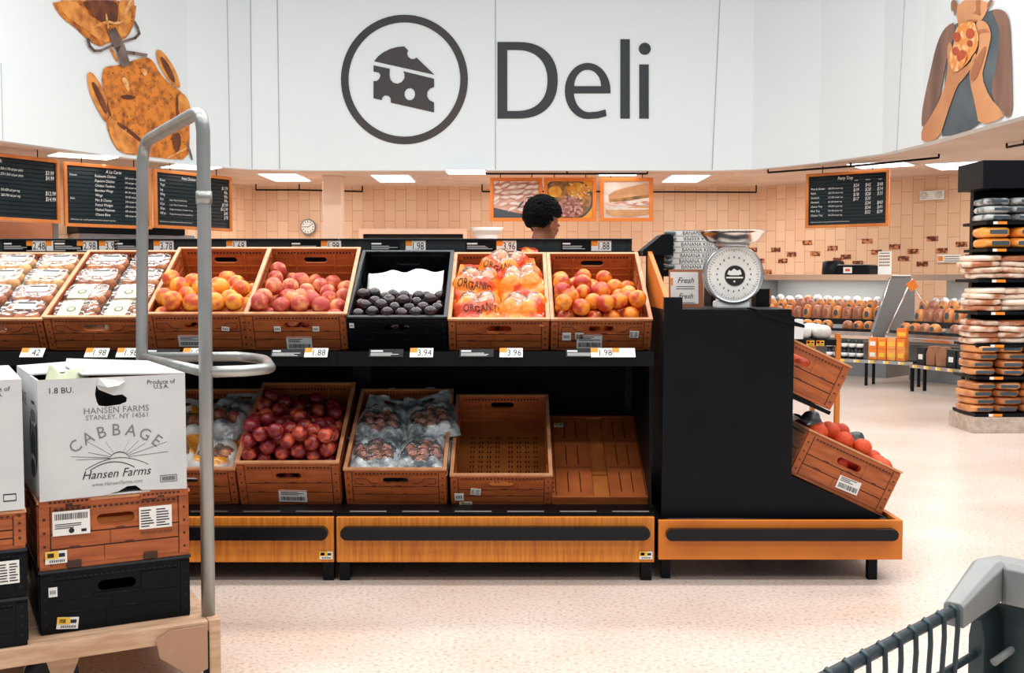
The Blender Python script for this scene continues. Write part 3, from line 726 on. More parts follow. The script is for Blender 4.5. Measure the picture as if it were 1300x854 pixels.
MB().box(0, 1.2, 0, .05, 0, 1.75).build('board', 'brownpanel', parent=th)
MB().box(1.2, 1.26, -.01, .06, 0, 2.3).build('edge_post', 'steel', parent=th)
# ------------------------------------------------------------------ produce crates
M['woodlabel'] = M['paper']
def sticker_geo(mb, w, h, seed=0, style='bar', y=-.0015, base=1):
    """paper label standing in x-z; materials: base paper, base+1 print, base+2 accent"""
    r = random.Random(seed)
    mb.plate([rect(-w/2, w/2, -h/2, h/2)], .0012, F=lambda x, z, t: (x, y-t, z), mi=base)
    yy = y-.0018
    def q(x0, x1, z0, z1, m): mb.add([(x0, yy, z0), (x1, yy, z0), (x1, yy, z1), (x0, yy, z1)], [(0, 1, 2, 3)], m)
    if style == 'bar':
        x = -w*.42
        while x < w*.42:
            d = r.uniform(.001, .003); q(x, x+d, -h*.38, -h*.05, base+1); x += d+r.uniform(.001, .0025)
        for k in range(3): q(-w*.42, w*r.uniform(.0, .42), h*(.1+.11*k), h*(.15+.11*k), base+1)
        q(-w/2, w/2, h*.44, h*.5, base+2)
    elif style == 'lines':
        for k in range(7):
            q(-w*.45, -w*.05-r.uniform(0, w*.15), h*(-.4+.12*k), h*(-.35+.12*k), base+1); q(w*.02, w*.44-r.uniform(0, w*.15), h*(-.4+.12*k), h*(-.35+.12*k), base+1)
    elif style == 'bartop':
        x = -w*.44
        while x < w*.44:
            d = r.uniform(.001, .0025); q(x, x+d, h*.15, h*.4, base+1); x += d+r.uniform(.001, .002)
        for k in range(3): q(-w*.44, w*r.uniform(-.1, .3), h*(-.05-.08*k), h*(-.015-.08*k), base+1)
        mb.plate([circ(-.0, -h*.32, h*.11, 12)], 0, F=lambda x, z, t: (x, yy, z), mi=base+1)
        q(w*.26, w*.4, -h*.4, -h*.28, base+1)
    elif style == 'price':
        q(-w/2, w*.1, -h*.1, h*.5, base+2); q(-w*.4, -w*.1, 0, h*.35, base+1); q(w*.12, w*.4, h*.0, h*.3, base+1)
        for k in range(8): q(-w*.3+w*.09*k, -w*.25+w*.09*k, -h*.4, -h*.2, base+1)
    elif style == 'dots':
        for k in range(4): q(-w*.34+w*.18*k, -w*.25+w*.18*k, -h*.2, h*.2, base+1)
CW, CL = .392, .59
def crate_wall(Wd, Hh, hole, colidx=0, rows=3, depth=.012, seed=0, style=0):
    """one crate wall standing in x-z, outer face at y=0, inner face at y=+depth"""
    mb = MB(); r = random.Random(seed)
    hz = Hh*.68; hw, hh = .10, .028
    loops = [rect(-Wd/2, Wd/2, 0, Hh)]
    if hole: loops.append(capsule(0, hz, hw, hh))
    mb.plate(loops, depth, mi=0)
    # raised plank faces with dark gaps between them, split around the hand hole
    zs = [.012, Hh*.30, Hh*.52, Hh*.84]
    e = .003
    xin = Wd/2-.03
    for k in range(3):
        z0, z1 = zs[k]+.002, zs[k+1]-.002
        if k == 2 and hole:
            mb.box(-xin, -hw/2-.014, -e, 0, z0, z1); mb.box(hw/2+.014, xin, -e, 0, z0, z1)
            mb.box(-hw/2-.012, hw/2+.012, -e, 0, z0, hz-hh/2-.004)
        else:
            c = r.uniform(-.06, .06); c2 = c+r.uniform(.03, .05)
            mb.box(-xin, c-.0015, -e, 0, z0, z1); mb.box(c+.0015, xin, -e, 0, z0, z1)
    # dark grooves, little raised ribs, corner posts
    for x in (-xin-.001, xin+.001):
        mb.box(x-.0012, x+.0012, -.0012, 0, .01, Hh-.012, 1)
    for sx in (-1, 1):
        mb.box(sx*Wd/2-(.026 if sx > 0 else 0), sx*Wd/2+(.026 if sx < 0 else 0), -e*1.2, 0, .008, Hh-.012)
        for k in range(4): mb.box(sx*(Wd/2-.013)-.003, sx*(Wd/2-.013)+.003, -e*1.2-.0012, -e*1.2, .025+k*Hh*.2, .031+k*Hh*.2, 1)
    for k in (1, 2): mb.box(-xin, xin, -.0008, 0, zs[k]-.002, zs[k]+.002, 1)
    if style:   # embossed scroll lines either side of the handle
        for sx in (-1, 1):
            mb.tube([(sx*(hw/2+.02), -.003, hz-.012), (sx*(hw/2+.045), -.003, hz-.008), (sx*(hw/2+.065), -.003, hz+.012), (sx*(xin-.01), -.003, hz+.012), (sx*(xin-.01), -.003, hz-.012), (sx*(hw/2+.075), -.003, hz-.016)], .0018, 5, mi=1)
    for i in range(5):
        x = r.uniform(-xin, xin-.03); z = zs[r.randrange(1, 3)]; mb.box(x, x+r.uniform(.012, .03), -e-.0006, -e+.0002, z+.003, z+.0055, 1)
    # row of slots under the rim on both faces
    x = -xin+.01
    while x < xin-.01:
        mb.box(x, x+.008, -e-.0004, -.0001, Hh*.865, Hh*.89, 1); mb.box(x, x+.008, depth, depth+.0006, Hh*.86, Hh*.92, 1); x += .014
    # inner ribs
    for k in (1, 2): mb.box(-Wd/2+.012, Wd/2-.012, depth, depth+.003, zs[k]-.004, zs[k]+.002, 2)
    for sx in (-1, -.5, .5, 1): mb.box(sx*(Wd/2-.03)-.003, sx*(Wd/2-.03)+.003, depth, depth+.004, .01, Hh-.02, 2)
    return mb
CCACHE = {}
def crate(name, label, mtx, H=.14, kind='wood', floor_slots=False, style=0, group=None, stickers=(), front_only=False):
    """crate with origin at its base centre; stickers = [(x, z, w, h, style, seed, tilt)] on the front wall"""
    th = thing(name, label, 'crate', mtx, group)
    ms = {'wood': ['cratewood', 'groove', 'cratein'], 'black': ['blackplastic', 'dark', 'blackplastic']}[kind]
    rim = {'wood': 'craterim', 'black': 'darkgrey'}[kind]; inner = {'wood': 'cratein', 'black': 'blackplastic'}[kind]
    key = (H, kind, floor_slots, style)
    if key in CCACHE:
        for me, nm, loc, rz in CCACHE[key]:
            o = bpy.data.objects.new(nm, me); COL.objects.link(o); o.parent = th; o.location = loc; o.rotation_euler = (0, 0, rz)
    else:
        L_ = []
        def reg(o, nm, loc, rz): o.location = loc; o.rotation_euler = (0, 0, rz); L_.append((o.data, nm, loc, rz))
        reg(crate_wall(CW, H, True, seed=3, style=style).build('front_wall', ms, parent=th), 'front_wall', (0, -CL/2, 0), 0)
        reg(crate_wall(CW, H, True, seed=5, style=style).build('back_wall', ms, parent=th), 'back_wall', (0, CL/2, 0), pi)
        reg(crate_wall(CL-.026, H, True, seed=7, style=style).build('side_wall', ms, parent=th), 'side_wall', (-CW/2, 0, 0), -pi/2)
        reg(crate_wall(CL-.026, H, True, seed=9, style=style).build('side_wall', ms, parent=th), 'side_wall', (CW/2, 0, 0), pi/2)
        mb = MB()
        mb.plate([rect(-CW/2-.004, CW/2+.004, -CL/2-.004, CL/2+.004), rect(-CW/2+.010, CW/2-.010, -CL/2+.010, CL/2-.010)], .007, F=lambda x, y, z: (x, y, H-.004+z))
        reg(mb.build('rim', rim, parent=th), 'rim', (0, 0, 0), 0)
        mb = MB()
        if floor_slots:
            xs = [-CW/2+.01]; 
            for g in range(4):
                for s in (-1, 1): pass
            cols = [-.13, -.118, -.095, -.083, -.06, -.048, -.025, -.013, .03, .042, .065, .077, .10, .112, .135, .147]
            xs = [-CW/2+.01]; hx = []
            for c in cols: xs += [c-.0025, c+.0025]; hx.append(len(xs)-2)
            xs.append(CW/2-.01); ys = [-CL/2+.01]; hy = []
            for k in range(10):
                y = -.17+k*.035; ys += [y, y+.02]; hy.append(len(ys)-2)
            ys.append(CL/2-.01)
            for zq in (.006, .012):
                vs = [(x, y, zq) for y in ys for x in xs]; n_ = len(xs)
                mb.add(vs, [(j*n_+i, j*n_+i+1, (j+1)*n_+i+1, (j+1)*n_+i) for j in range(len(ys)-1) for i in range(n_-1) if not (i in hx and j in hy)])
        else: mb.box(-CW/2+.006, CW/2-.006, -CL/2+.006, CL/2-.006, .002, .010)
        reg(mb.build('floor_panel', inner, parent=th), 'floor_panel', (0, 0, 0), 0)
        CCACHE[key] = L_
    for (x, z, w, h, st, sd, tl) in stickers:
        mb = MB(); mb.M = T(x, -CL/2-.004, z) @ Ry(tl); sticker_geo(mb, w, h, sd, st, base=0)
        acc_ = {'bar': 'red', 'price': 'tagyellow'}.get(st, 'paper')
        o = mb.build('label', ['paper', 'text', 'redprint' if st == 'bar' else 'tagyellow'], parent=th); o['label'] = 'white printed paper label'
    return th
M['redprint'] = mat('red_print', (206, 84, 60), .6)

# fruit ------------------------------------------------------------------
def settle(n, rad, x0, x1, y0, y1, tilt, seed=1, rv=.06, ymax0=None, it=420, zstart=.03, tiltx=0):
    """let n round fruits come to rest in a box whose floor is tilted"""
    rg = np.random.default_rng(seed); r = rad*(1+rg.uniform(-rv, rv, n))
    nx = max(1, int((x1-x0)/(2.1*rad))); ny = max(1, int(((ymax0 or y1)-y0)/(2.1*rad)))
    p = np.zeros((n, 3))
    for i in range(n):
        k = i//(nx*ny); j = i % (nx*ny)
        p[i] = (x0+rad+(j % nx)*2.1*rad, y0+rad+(j//nx)*2.1*rad, zstart+k*2.1*rad)
    p[:, :2] += rg.uniform(-.3*rad, .3*rad, (n, 2))
    g = np.array([tiltx, -sin(tilt), -cos(tilt)])*.0012
    for s in range(it):
        if s < it-60: p += g*(1 if s < it*.6 else .4)
        for _ in range(5):
            d = p[:, None]-p[None]; L = np.sqrt((d**2).sum(2))+1e-9; m = r[:, None]+r[None]-L
            np.fill_diagonal(m, 0); m = np.clip(m, 0, None)
            p += (d/L[..., None]*m[..., None]*.35).sum(1)
            p[:, 0] = np.clip(p[:, 0], x0+r, x1-r); p[:, 1] = np.clip(p[:, 1], y0+r, y1-r); p[:, 2] = np.maximum(p[:, 2], r+.011)
    return p, r
def fruit_mesh(name, material, dimple=.18, crease=.04, nu=20, nv=14, squash=.95):
    vs = []; fs = []
    for i in range(nv+1):
        a = -pi/2+pi*i/nv
        for j in range(nu):
            b = 2*pi*j/nu
            rr = 1-dimple*math.exp(-((pi/2-a)/.28)**2)-.05*math.exp(-((a+pi/2)/.3)**2)
            rr *= 1-crease*math.exp(-((b-pi)/.35)**2)*max(0, cos(a))
            vs.append((rr*cos(a)*cos(b), rr*cos(a)*sin(b), rr*sin(a)*squash))
    for i in range(nv):
        for j in range(nu): fs.append((i*nu+j, i*nu+(j+1) % nu, (i+1)*nu+(j+1) % nu, (i+1)*nu+j))
    o = MB().add(vs, fs, 0, True).build(name, material); me = o.data; bpy.data.objects.remove(o); return me
M['peachyel'] = mat('yellow_peach_skin', (244, 164, 52), .42, col2=(208, 78, 44), scale=.9, contrast=(.44, .62), rand=.16, detail=2)
M['peachred'] = mat('blushed_peach_skin', (240, 160, 104), .5, col2=(186, 66, 56), scale=.95, contrast=(.34, .58), rand=.2, detail=2)
M['nect'] = mat('nectarine_skin', (240, 146, 44), .33, col2=(188, 54, 34), scale=.9, contrast=(.42, .60), rand=.14, detail=2)
M['plumred'] = mat('red_plum_skin', (214, 96, 62), .3, col2=(118, 26, 36), scale=1.0, contrast=(.28, .52), rand=.22, detail=3)
M['plumblack'] = mat('black_plum_skin', (46, 14, 22), .2, col2=(20, 8, 14), scale=1.1, contrast=(.35, .6), rand=.2, coat=.3)
M['orangefruit'] = mat('red_orange_peel', (228, 84, 28), .5, col2=(208, 56, 20), scale=3, rand=.3, bump=.3, bscale=40)
M['stem'] = mat('brown_stem', (70, 46, 28), .8)
FM = {k: fruit_mesh(k, m, d, c) for k, m, d, c in (('yellow_peach', 'peachyel', .2, .05), ('peach', 'peachred', .2, .05), ('nectarine', 'nect', .2, .045), ('red_plum', 'plumred', .15, .03), ('black_plum', 'plumblack', .15, .03), ('orange', 'orangefruit', .06, 0))}
stem_me = None
def fill(kind, n, rad, root, H, tilt, label, cat, group, seed, drop=None, tiltx=0, zstart=.03, ymax0=None):
    p, r = settle(n, rad, -CW/2+.014, CW/2-.014, -CL/2+.014, CL/2-.014, tilt, seed, tiltx=tiltx, zstart=zstart, ymax0=ymax0)
    rnd = random.Random(seed); mw = root.matrix_world
    for i in range(n):
        if drop and drop(p[i], r[i]): continue
        o = bpy.data.objects.new(kind, FM[kind]); COL.objects.link(o)
        o.matrix_world = T(mw @ Vector(p[i].tolist())) @ Matrix.Rotation(rnd.uniform(0, 6.28), 4, Vector((rnd.uniform(-1, 1), rnd.uniform(-1, 1), rnd.uniform(-1, 1))).normalized()) @ Matrix.Diagonal((r[i], r[i], r[i], 1))
        tag(o, label, cat, group)

# ------------------------------------------------------------------ display fixtures
TT, TB = radians(27), radians(25.5)       # slopes of upper and lower tier
def tier(x, D, z, tilt, yaw=0): return T(x, D, z) @ Rz(yaw) @ Rx(tilt) @ T(0, CL/2, 0)
UP_D, UP_Z = 4.366, .866; LO_D, LO_Z = 4.30, .262
def price_tag(root_rail, x, y, z, text, tilt=0, ww=.088, hh=.045, orange=True):
    mb = MB(); mb.M = T(x, y, z) @ Rx(tilt)
    mb.box(-ww/2, ww/2, -.003, 0, -hh/2, hh/2, 0)
    if orange: mb.box(-ww/2, -ww/2+.028, -.0036, -.003, hh*.0, hh/2, 1)
    if text: mb.text(text, .045, lambda a, b: (a+.012, -.0040, b-.016), 2, 'c', sx=.72)
    o = mb.build('price_tag', ['paper', 'tagorange', 'text'], parent=root_rail); o['label'] = 'white shelf tag with an orange corner'+(' reading '+text if text else ', blank')
def desc_card(root_rail, x, y, z, tilt=0, w=.13):
    mb = MB(); mb.M = T(x, y, z) @ Rx(tilt)
    mb.box(-w/2, w/2, -.003, 0, -.02, .02, 0); rn = random.Random(int(x*1000))
    mb.box(-w/2+.006, -w/2+.006+rn.uniform(.03, .05), -.0036, -.003, .006, .013, 1)
    for k in range(3): mb.box(-w/2+.006, w/2-rn.uniform(.008, .05), -.0036, -.003, -.002-.006*k, -.0002-.006*k, 1)
    mb.build('description_card', ['black', 'textwhite'], parent=root_rail)['label'] = 'black card with small white print'
def gondola(x0, x1, label, rail_x0, rail_x1, toptags, cards, liptags, lipcards, drawer_sticker=None):
    w = x1-x0; th = thing('produce_display', label, 'display shelf', T(x0, 4.12, 0))
    X = lambda px, D: (px-650)/FPX*D - x0      # local x of something seen at px at depth D
    # base drawer
    f = MB().box(.004, w-.004, 0, .02, .078, .25).build('base_panel', 'oak', parent=th, bev=.002)
    mb = MB(); mb.plate([capsule(0, 0, w-.045, .05, 10)], .03, F=lambda x, y, z: (x+w/2, -z, y+.193)); mb.build('bumper', 'rubber', parent=f, bev=.02)
    MB().box(0, w, .02, 1.0, .10, .255).build('base_tray', 'blackshelf', parent=th)
    for sx in (.01, w-.05):
        MB().box(sx, sx+.04, .03, .08, 0, .1).build('leg', 'black', parent=th); 
        MB().box(sx, sx+.04, .9, .95, 0, .1).build('leg', 'black', parent=th)
    # perforated back kick plate
    holes = []
    for g, nn in ((.40, 1), (.445, 5), (.485, 5), (.525, 5)):
        for k in range(nn):
            for c in (0, .014): holes.append(circ(g+c+.003*k, .085-.013*k, .0042, 6))
    mb = MB(); mb.plate([rect(0, w, .012, .10)]+(holes if w > 1.19 and x0 > -.8 else []), .002, F=lambda x, y, z: (x, .97+z, y)); mb.build('kick_plate', 'black', parent=th)
    # lower deck
    mb = MB(); c, s_ = cos(TB), sin(TB)
    y0, z0 = LO_D-4.12, LO_Z
    mb.M = T(0, y0, z0) @ Rx(TB); mb.box(0, w, -.02, .64, -.012, -.001); mb.box(0, w, -.025, -.015, -.03, .0); mb.build('lower_shelf', 'blackshelf', parent=th)
    mb = MB(); mb.box(0, w, .03, .20, .252, .262); mb.build('front_ledge', 'blackshelf', parent=th)
    mb = MB(); 
    for k in range(int(w/.2)): mb.box(.05+.2*k, .05+.2*k+.14, .038, .046, .262, .266)
    mb.build('wire_edge', 'steel', parent=th)
    # upper shelf with a price lip
    mb = MB(); mb.M = T(0, UP_D-4.12, UP_Z) @ Rx(TT); mb.box(0, w, -.05, .62, -.016, -.002); mb.build('upper_shelf', 'blackshelf', parent=th)
    lip = MB().box(0, w, .09, .20, .835, .848).box(0, w, .085, .092, .815, .87); lip = lip.build('price_lip', 'blackshelf', parent=th)
    for px, t_ in liptags: price_tag(lip, X(px, 4.2), .080, .866, t_, -.8)
    for px in lipcards: desc_card(lip, X(px, 4.2), .080, .864, -.8)
    # back, posts, tag rail
    MB().box(.0, w, .80, .82, .1, 1.25).build('back_panel', 'backpanel', parent=th)
    for sx in (0, w-.04): MB().box(sx, sx+.04, .78, .86, 0, 1.27).build('post', 'black', parent=th)
    for sx in (.004, w-.016):
        mb = MB(); mb.plate([[(.1, .82), (.1, .85), (.25, .87), (.78, 1.10), (.78, .88)]], .012, F=lambda x, y, z, s=sx: (s+z, x, y)); mb.build('bracket', 'black', parent=th)
    if x1 > 0:
        mb = MB(); mb.plate([[(.12, .1), (.12, .25), (.16, .82), (.86, 1.12), (.86, .1)]], .008, F=lambda x, y, z: (w-.008+z, x, y)); mb.build('end_panel', 'black', parent=th)  # black panel added to darken the lit gap at this end
    r0, r1 = rail_x0-x0, rail_x1-x0
    rl = MB().box(r0, r1, .765, .80, 1.262, 1.318).box(r0, r1, .75, .80, 1.318, 1.324, 0).build('tag_rail', 'darkgrey', parent=th, bev=.002)
    for px, t_ in toptags: price_tag(rl, X(px, 4.88), .763, 1.292, t_)
    for px in cards: desc_card(rl, X(px, 4.88), .763, 1.292)
    if drawer_sticker:
        mb = MB(); mb.M = T(X(drawer_sticker, 4.12), 0, .105); sticker_geo(mb, .05, .03, 4, 'price', base=0)
        mb.build('label', ['paper', 'text', 'tagyellow'], parent=f)['label'] = 'small yellow and white price sticker'
    return th
M['backpanel'] = mat('dark_brown_back_panel', (20, 15, 18), .8, spec=.1)
XA, XB, XC, XD = -3.08, -1.874, -.668, .542
gondola(XA, XB-.002, 'far left produce display, mostly hidden behind the trolley and boxes', XA, XB-.16, [(48, '2.48'), (70, '')] if False else [], [], [], [])
gondola(XB, XC-.002, 'left produce display with peaches above and bagged fruit and red plums below', XB-.155, -.765,
        [(48, '2.48'), (72, ''), (112, '2.98'), (140, '3.98'), (209, '3.78'), (301, '1.68'), (421, '1.98')], [24, 88, 165, 388], [(40, '.42'), (122, '1.98'), (162, '1.98'), (246, '1.98'), (401, '1.88')], [205, 365], 411)
gondola(XC, XD, 'middle produce display holding the black crate, the orange bags and the empty crate', -.760, .53,
        [(528, '1.98'), (643, '3.96'), (763, '1.88')], [489, 610, 731], [(535, '3.94'), (649, '3.96'), (765, '1.98'), (792, '')], [490, 605, 740], 822)
# crates of the upper tier
HT = .165
def up(name, label, x, H, yaw=0, **k): return crate(name, label, tier(x, UP_D, UP_Z, TT, yaw), H, **k)
c_a = up('produce_crate', 'woodgrain crate of clear tubs cut by the left edge of the photo, upper shelf', -2.035, .14, .03, style=1)
c_0 = up('produce_crate', 'woodgrain crate of clear tubs with green labels, upper shelf behind the trolley', -1.632, .15, .035, style=1)
c_1 = up('produce_crate', 'woodgrain crate of yellow-orange peaches below the 1.68 tag', -1.235, HT, .035, style=1, stickers=[(-.03, .045, .1, .05, 'bar', 2, 0), (.11, .10, .03, .018, 'dots', 3, .1)])
c_2 = up('produce_crate', 'woodgrain crate of blushed peaches, left of the black crate', -.845, HT, .03, stickers=[(.005, .035, .10, .055, 'bar', 5, 0), (-.075, .1, .026, .022, 'dots', 3, .0), (.075, .1, .026, .022, 'dots', 6, .0)])
c_3 = up('produce_crate', 'black plastic crate of dark plums on the upper shelf', -.452, .15, 0, kind='black', stickers=[(-.175, .115, .018, .02, 'dots', 3, 0)])
c_4 = up('produce_crate', 'woodgrain crate full of orange printed fruit bags, right of the black crate', -.052, .14, 0)
c_5 = up('produce_crate', 'woodgrain crate of nectarines at the right end of the upper shelf', .350, .14, 0, style=1, stickers=[(-.135, .065, .034, .034, 'dots', 3, 0), (-.085, .068, .034, .028, 'lines', 4, 0), (-.045, .042, .1, .062, 'bar', 7, 0), (.13, .075, .036, .03, 'lines', 8, .05)])
def lo(name, label, x, H, yaw=0, **k): return crate(name, label, tier(x, LO_D, LO_Z, TB, yaw), H, **k)
l_0 = lo('produce_crate', 'woodgrain crate of bagged fruit on the lower shelf, just behind the trolley tube', -1.272, .168, .03)
l_1 = lo('produce_crate', 'woodgrain crate heaped with red plums on the lower shelf', -.868, .20, .02, stickers=[(.01, .045, .11, .055, 'bar', 9, .03)])
l_2 = lo('produce_crate', 'woodgrain crate of silver fruit bags on the lower shelf', -.453, .168, 0, style=1)
l_3 = lo('produce_crate', 'empty woodgrain crate with slotted floor on the lower shelf', -.042, .14, 0, floor_slots=True, stickers=[(-.165, .04, .036, .034, 'dots', 3, 0), (-.1, .065, .04, .03, 'lines', 4, .1), (-.14, .01, .05, .012, 'price', 4, 0)])
# folded-flat crate on the lower shelf
fc = thing('folded_crate', 'woodgrain crate folded flat on the lower shelf, right of the empty crate', 'crate', tier(.352, LO_D, LO_Z, TB))
MB().box(-CW/2, CW/2, -CL/2, CL/2, .0, .014).build('base', 'cratein', parent=fc)
mb = MB(); mb.plate([rect(-CW/2, CW/2, -CL/2, CL/2), rect(-CW/2+.016, CW/2-.016, -CL/2+.012, CL/2-.012)], .022, F=lambda x, y, z: (x, y, .012+z))
for sx in (-1, 1):
    for k in range(18): mb.box(sx*(CW/2-.008)-.003, sx*(CW/2-.008)+.003, -CL/2+.03+k*.03, -CL/2+.042+k*.03, .034, .0346, 1)
mb.build('rim', ['cratewood', 'groove'], parent=fc)
for x0, x1 in ((-CW/2+.02, -.03), (.035, CW/2-.02)):
    mb = MB()
    loops = [rect(x0, x1, -CL/2+.014, CL/2-.014)]
    for i in range(2):
        for r_ in range(3):
            xx = x0+(x1-x0)*(i+1)/3; yy = -CL/2+.035+r_*.19; loops.append(rect(xx-.002, xx+.002, yy, yy+.14))
    mb.plate(loops, .012, F=lambda x, y, z: (x, y, .020+z), mi=0)
    mb.box(x0+.002, x1-.002, -CL/2+.016, CL/2-.016, .014, .0185, 1)
    for r_ in (1, 2): mb.box(x0, x1, -CL/2+.014+r_*.19-.001, -CL/2+.014+r_*.19+.001, .032, .0325, 1)
    mb.build('folded_wall', ['cratewood', 'groove'], parent=fc)
for y0, y1, z1 in ((-CL/2+.014, -.14, .026), (-.13, -.11, .024), (.12, CL/2-.02, .024), (.085, .11, .026)): MB().box(-.028, .033, y0, y1, .014, z1).build('latch_strip', 'cratein', parent=fc)
mb = MB(); mb.M = T(-.15, .22, .034) @ Rx(-pi/2); sticker_geo(mb, .04, .03, 2, 'price', base=0, y=0); mb.build('label', ['paper', 'text', 'tagyellow'], parent=fc)
# fruit
bpy.context.view_layer.update()
fill('yellow_peach', 62, .0385, c_1, HT, TT, 'yellow-orange peach lying in the crate below the 1.68 tag', 'peach', 'yellow-orange peaches on the upper shelf', 3, zstart=.04)
fill('peach', 66, .0365, c_2, HT, TT, 'red-blushed peach lying in the crate left of the black crate', 'peach', 'blushed peaches on the upper shelf', 5, zstart=.04)
fill('nectarine', 70, .0365, c_5, .14, TT, 'orange and red nectarine in the rightmost crate of the upper shelf', 'nectarine', 'nectarines on the upper shelf', 8, zstart=.04)
fill('black_plum', 95, .028, c_3, .15, TT, 'glossy dark plum lying in the black crate', 'plum', 'dark plums in the black crate', 9, zstart=.04, ymax0=.1)
fill('red_plum', 218, .031, l_1, .20, TB*.45, 'red plum in the heaped crate on the lower shelf', 'plum', 'red plums on the lower shelf', 11, zstart=.04)
# crumpled paper liner in the black crate
mb = MB(); vs = []; fs = []; nu, nv = 24, 20
for j in range(nv+1):
    for i in range(nu+1):
        x = -.16+.32*i/nu; y = -.14+.30*j/nv; z = .03+.05*(j/nv)**1.2+.03*noise.noise(Vector((x*14, y*14, 3)))
        vs.append((x, y+.01*noise.noise(Vector((x*9, 5, y*9))), z))
for j in range(nv):
    for i in range(nu): a = j*(nu+1)+i; fs.append((a, a+1, a+nu+2, a+nu+1))
o = mb.add(vs, fs, 0, True).build('paper_liner', 'paper', fix=False); s_ = o.modifiers.new('solid', 'SOLIDIFY'); s_.thickness = .0015
o.matrix_world = c_3.matrix_world @ T(0, .02, .03); tag(o, 'crumpled white paper sheet lining the black crate behind the plums', 'paper')
# ------------------------------------------------------------------ fruit bags
M['bagorange'] = mat('glossy_orange_bag_print', (242, 142, 36), .25, col2=(214, 70, 26), scale=12, contrast=(.46, .54), bump=.6, bscale=26, coat=.3)
M['bagyellow'] = mat('glossy_yellow_bag_print', (246, 166, 40), .25, col2=(232, 120, 30), scale=9, bump=.5, bscale=26, coat=.3)
M['bagsilver'] = mat('glossy_silver_bag_film', (206, 212, 214), .18, .15, col2=(112, 122, 128), scale=16, contrast=(.42, .58), bump=1.0, bscale=40, coat=.4)
M['bagfilm'] = clear('clear_bag_film', gloss=.22, rough=.12, bump=1.0, bscale=45, body=(246, 214, 180), bodyfac=.12)
M['bagfilmgrey'] = clear('clear_grey_bag_film', gloss=.45, rough=.14, bump=1.0, bscale=55, body=(190, 198, 200), bodyfac=.22)
M['bagred'] = mat('glossy_red_bag', (160, 34, 30), .3, col2=(126, 22, 24), scale=12, bump=.5, bscale=30)
M['grapefruit'] = mat('pink_grapefruit_peel', (242, 178, 128), .4, col2=(226, 128, 90), scale=1.2, contrast=(.4, .6), rand=.15)
M['smallorange'] = mat('mandarin_peel', (238, 130, 56), .45, col2=(196, 92, 60), scale=1.5, contrast=(.38, .6), rand=.3)
FM['grapefruit'] = fruit_mesh('grapefruit', 'grapefruit', .05, 0); FM['mandarin'] = fruit_mesh('mandarin', 'smallorange', .12, 0)
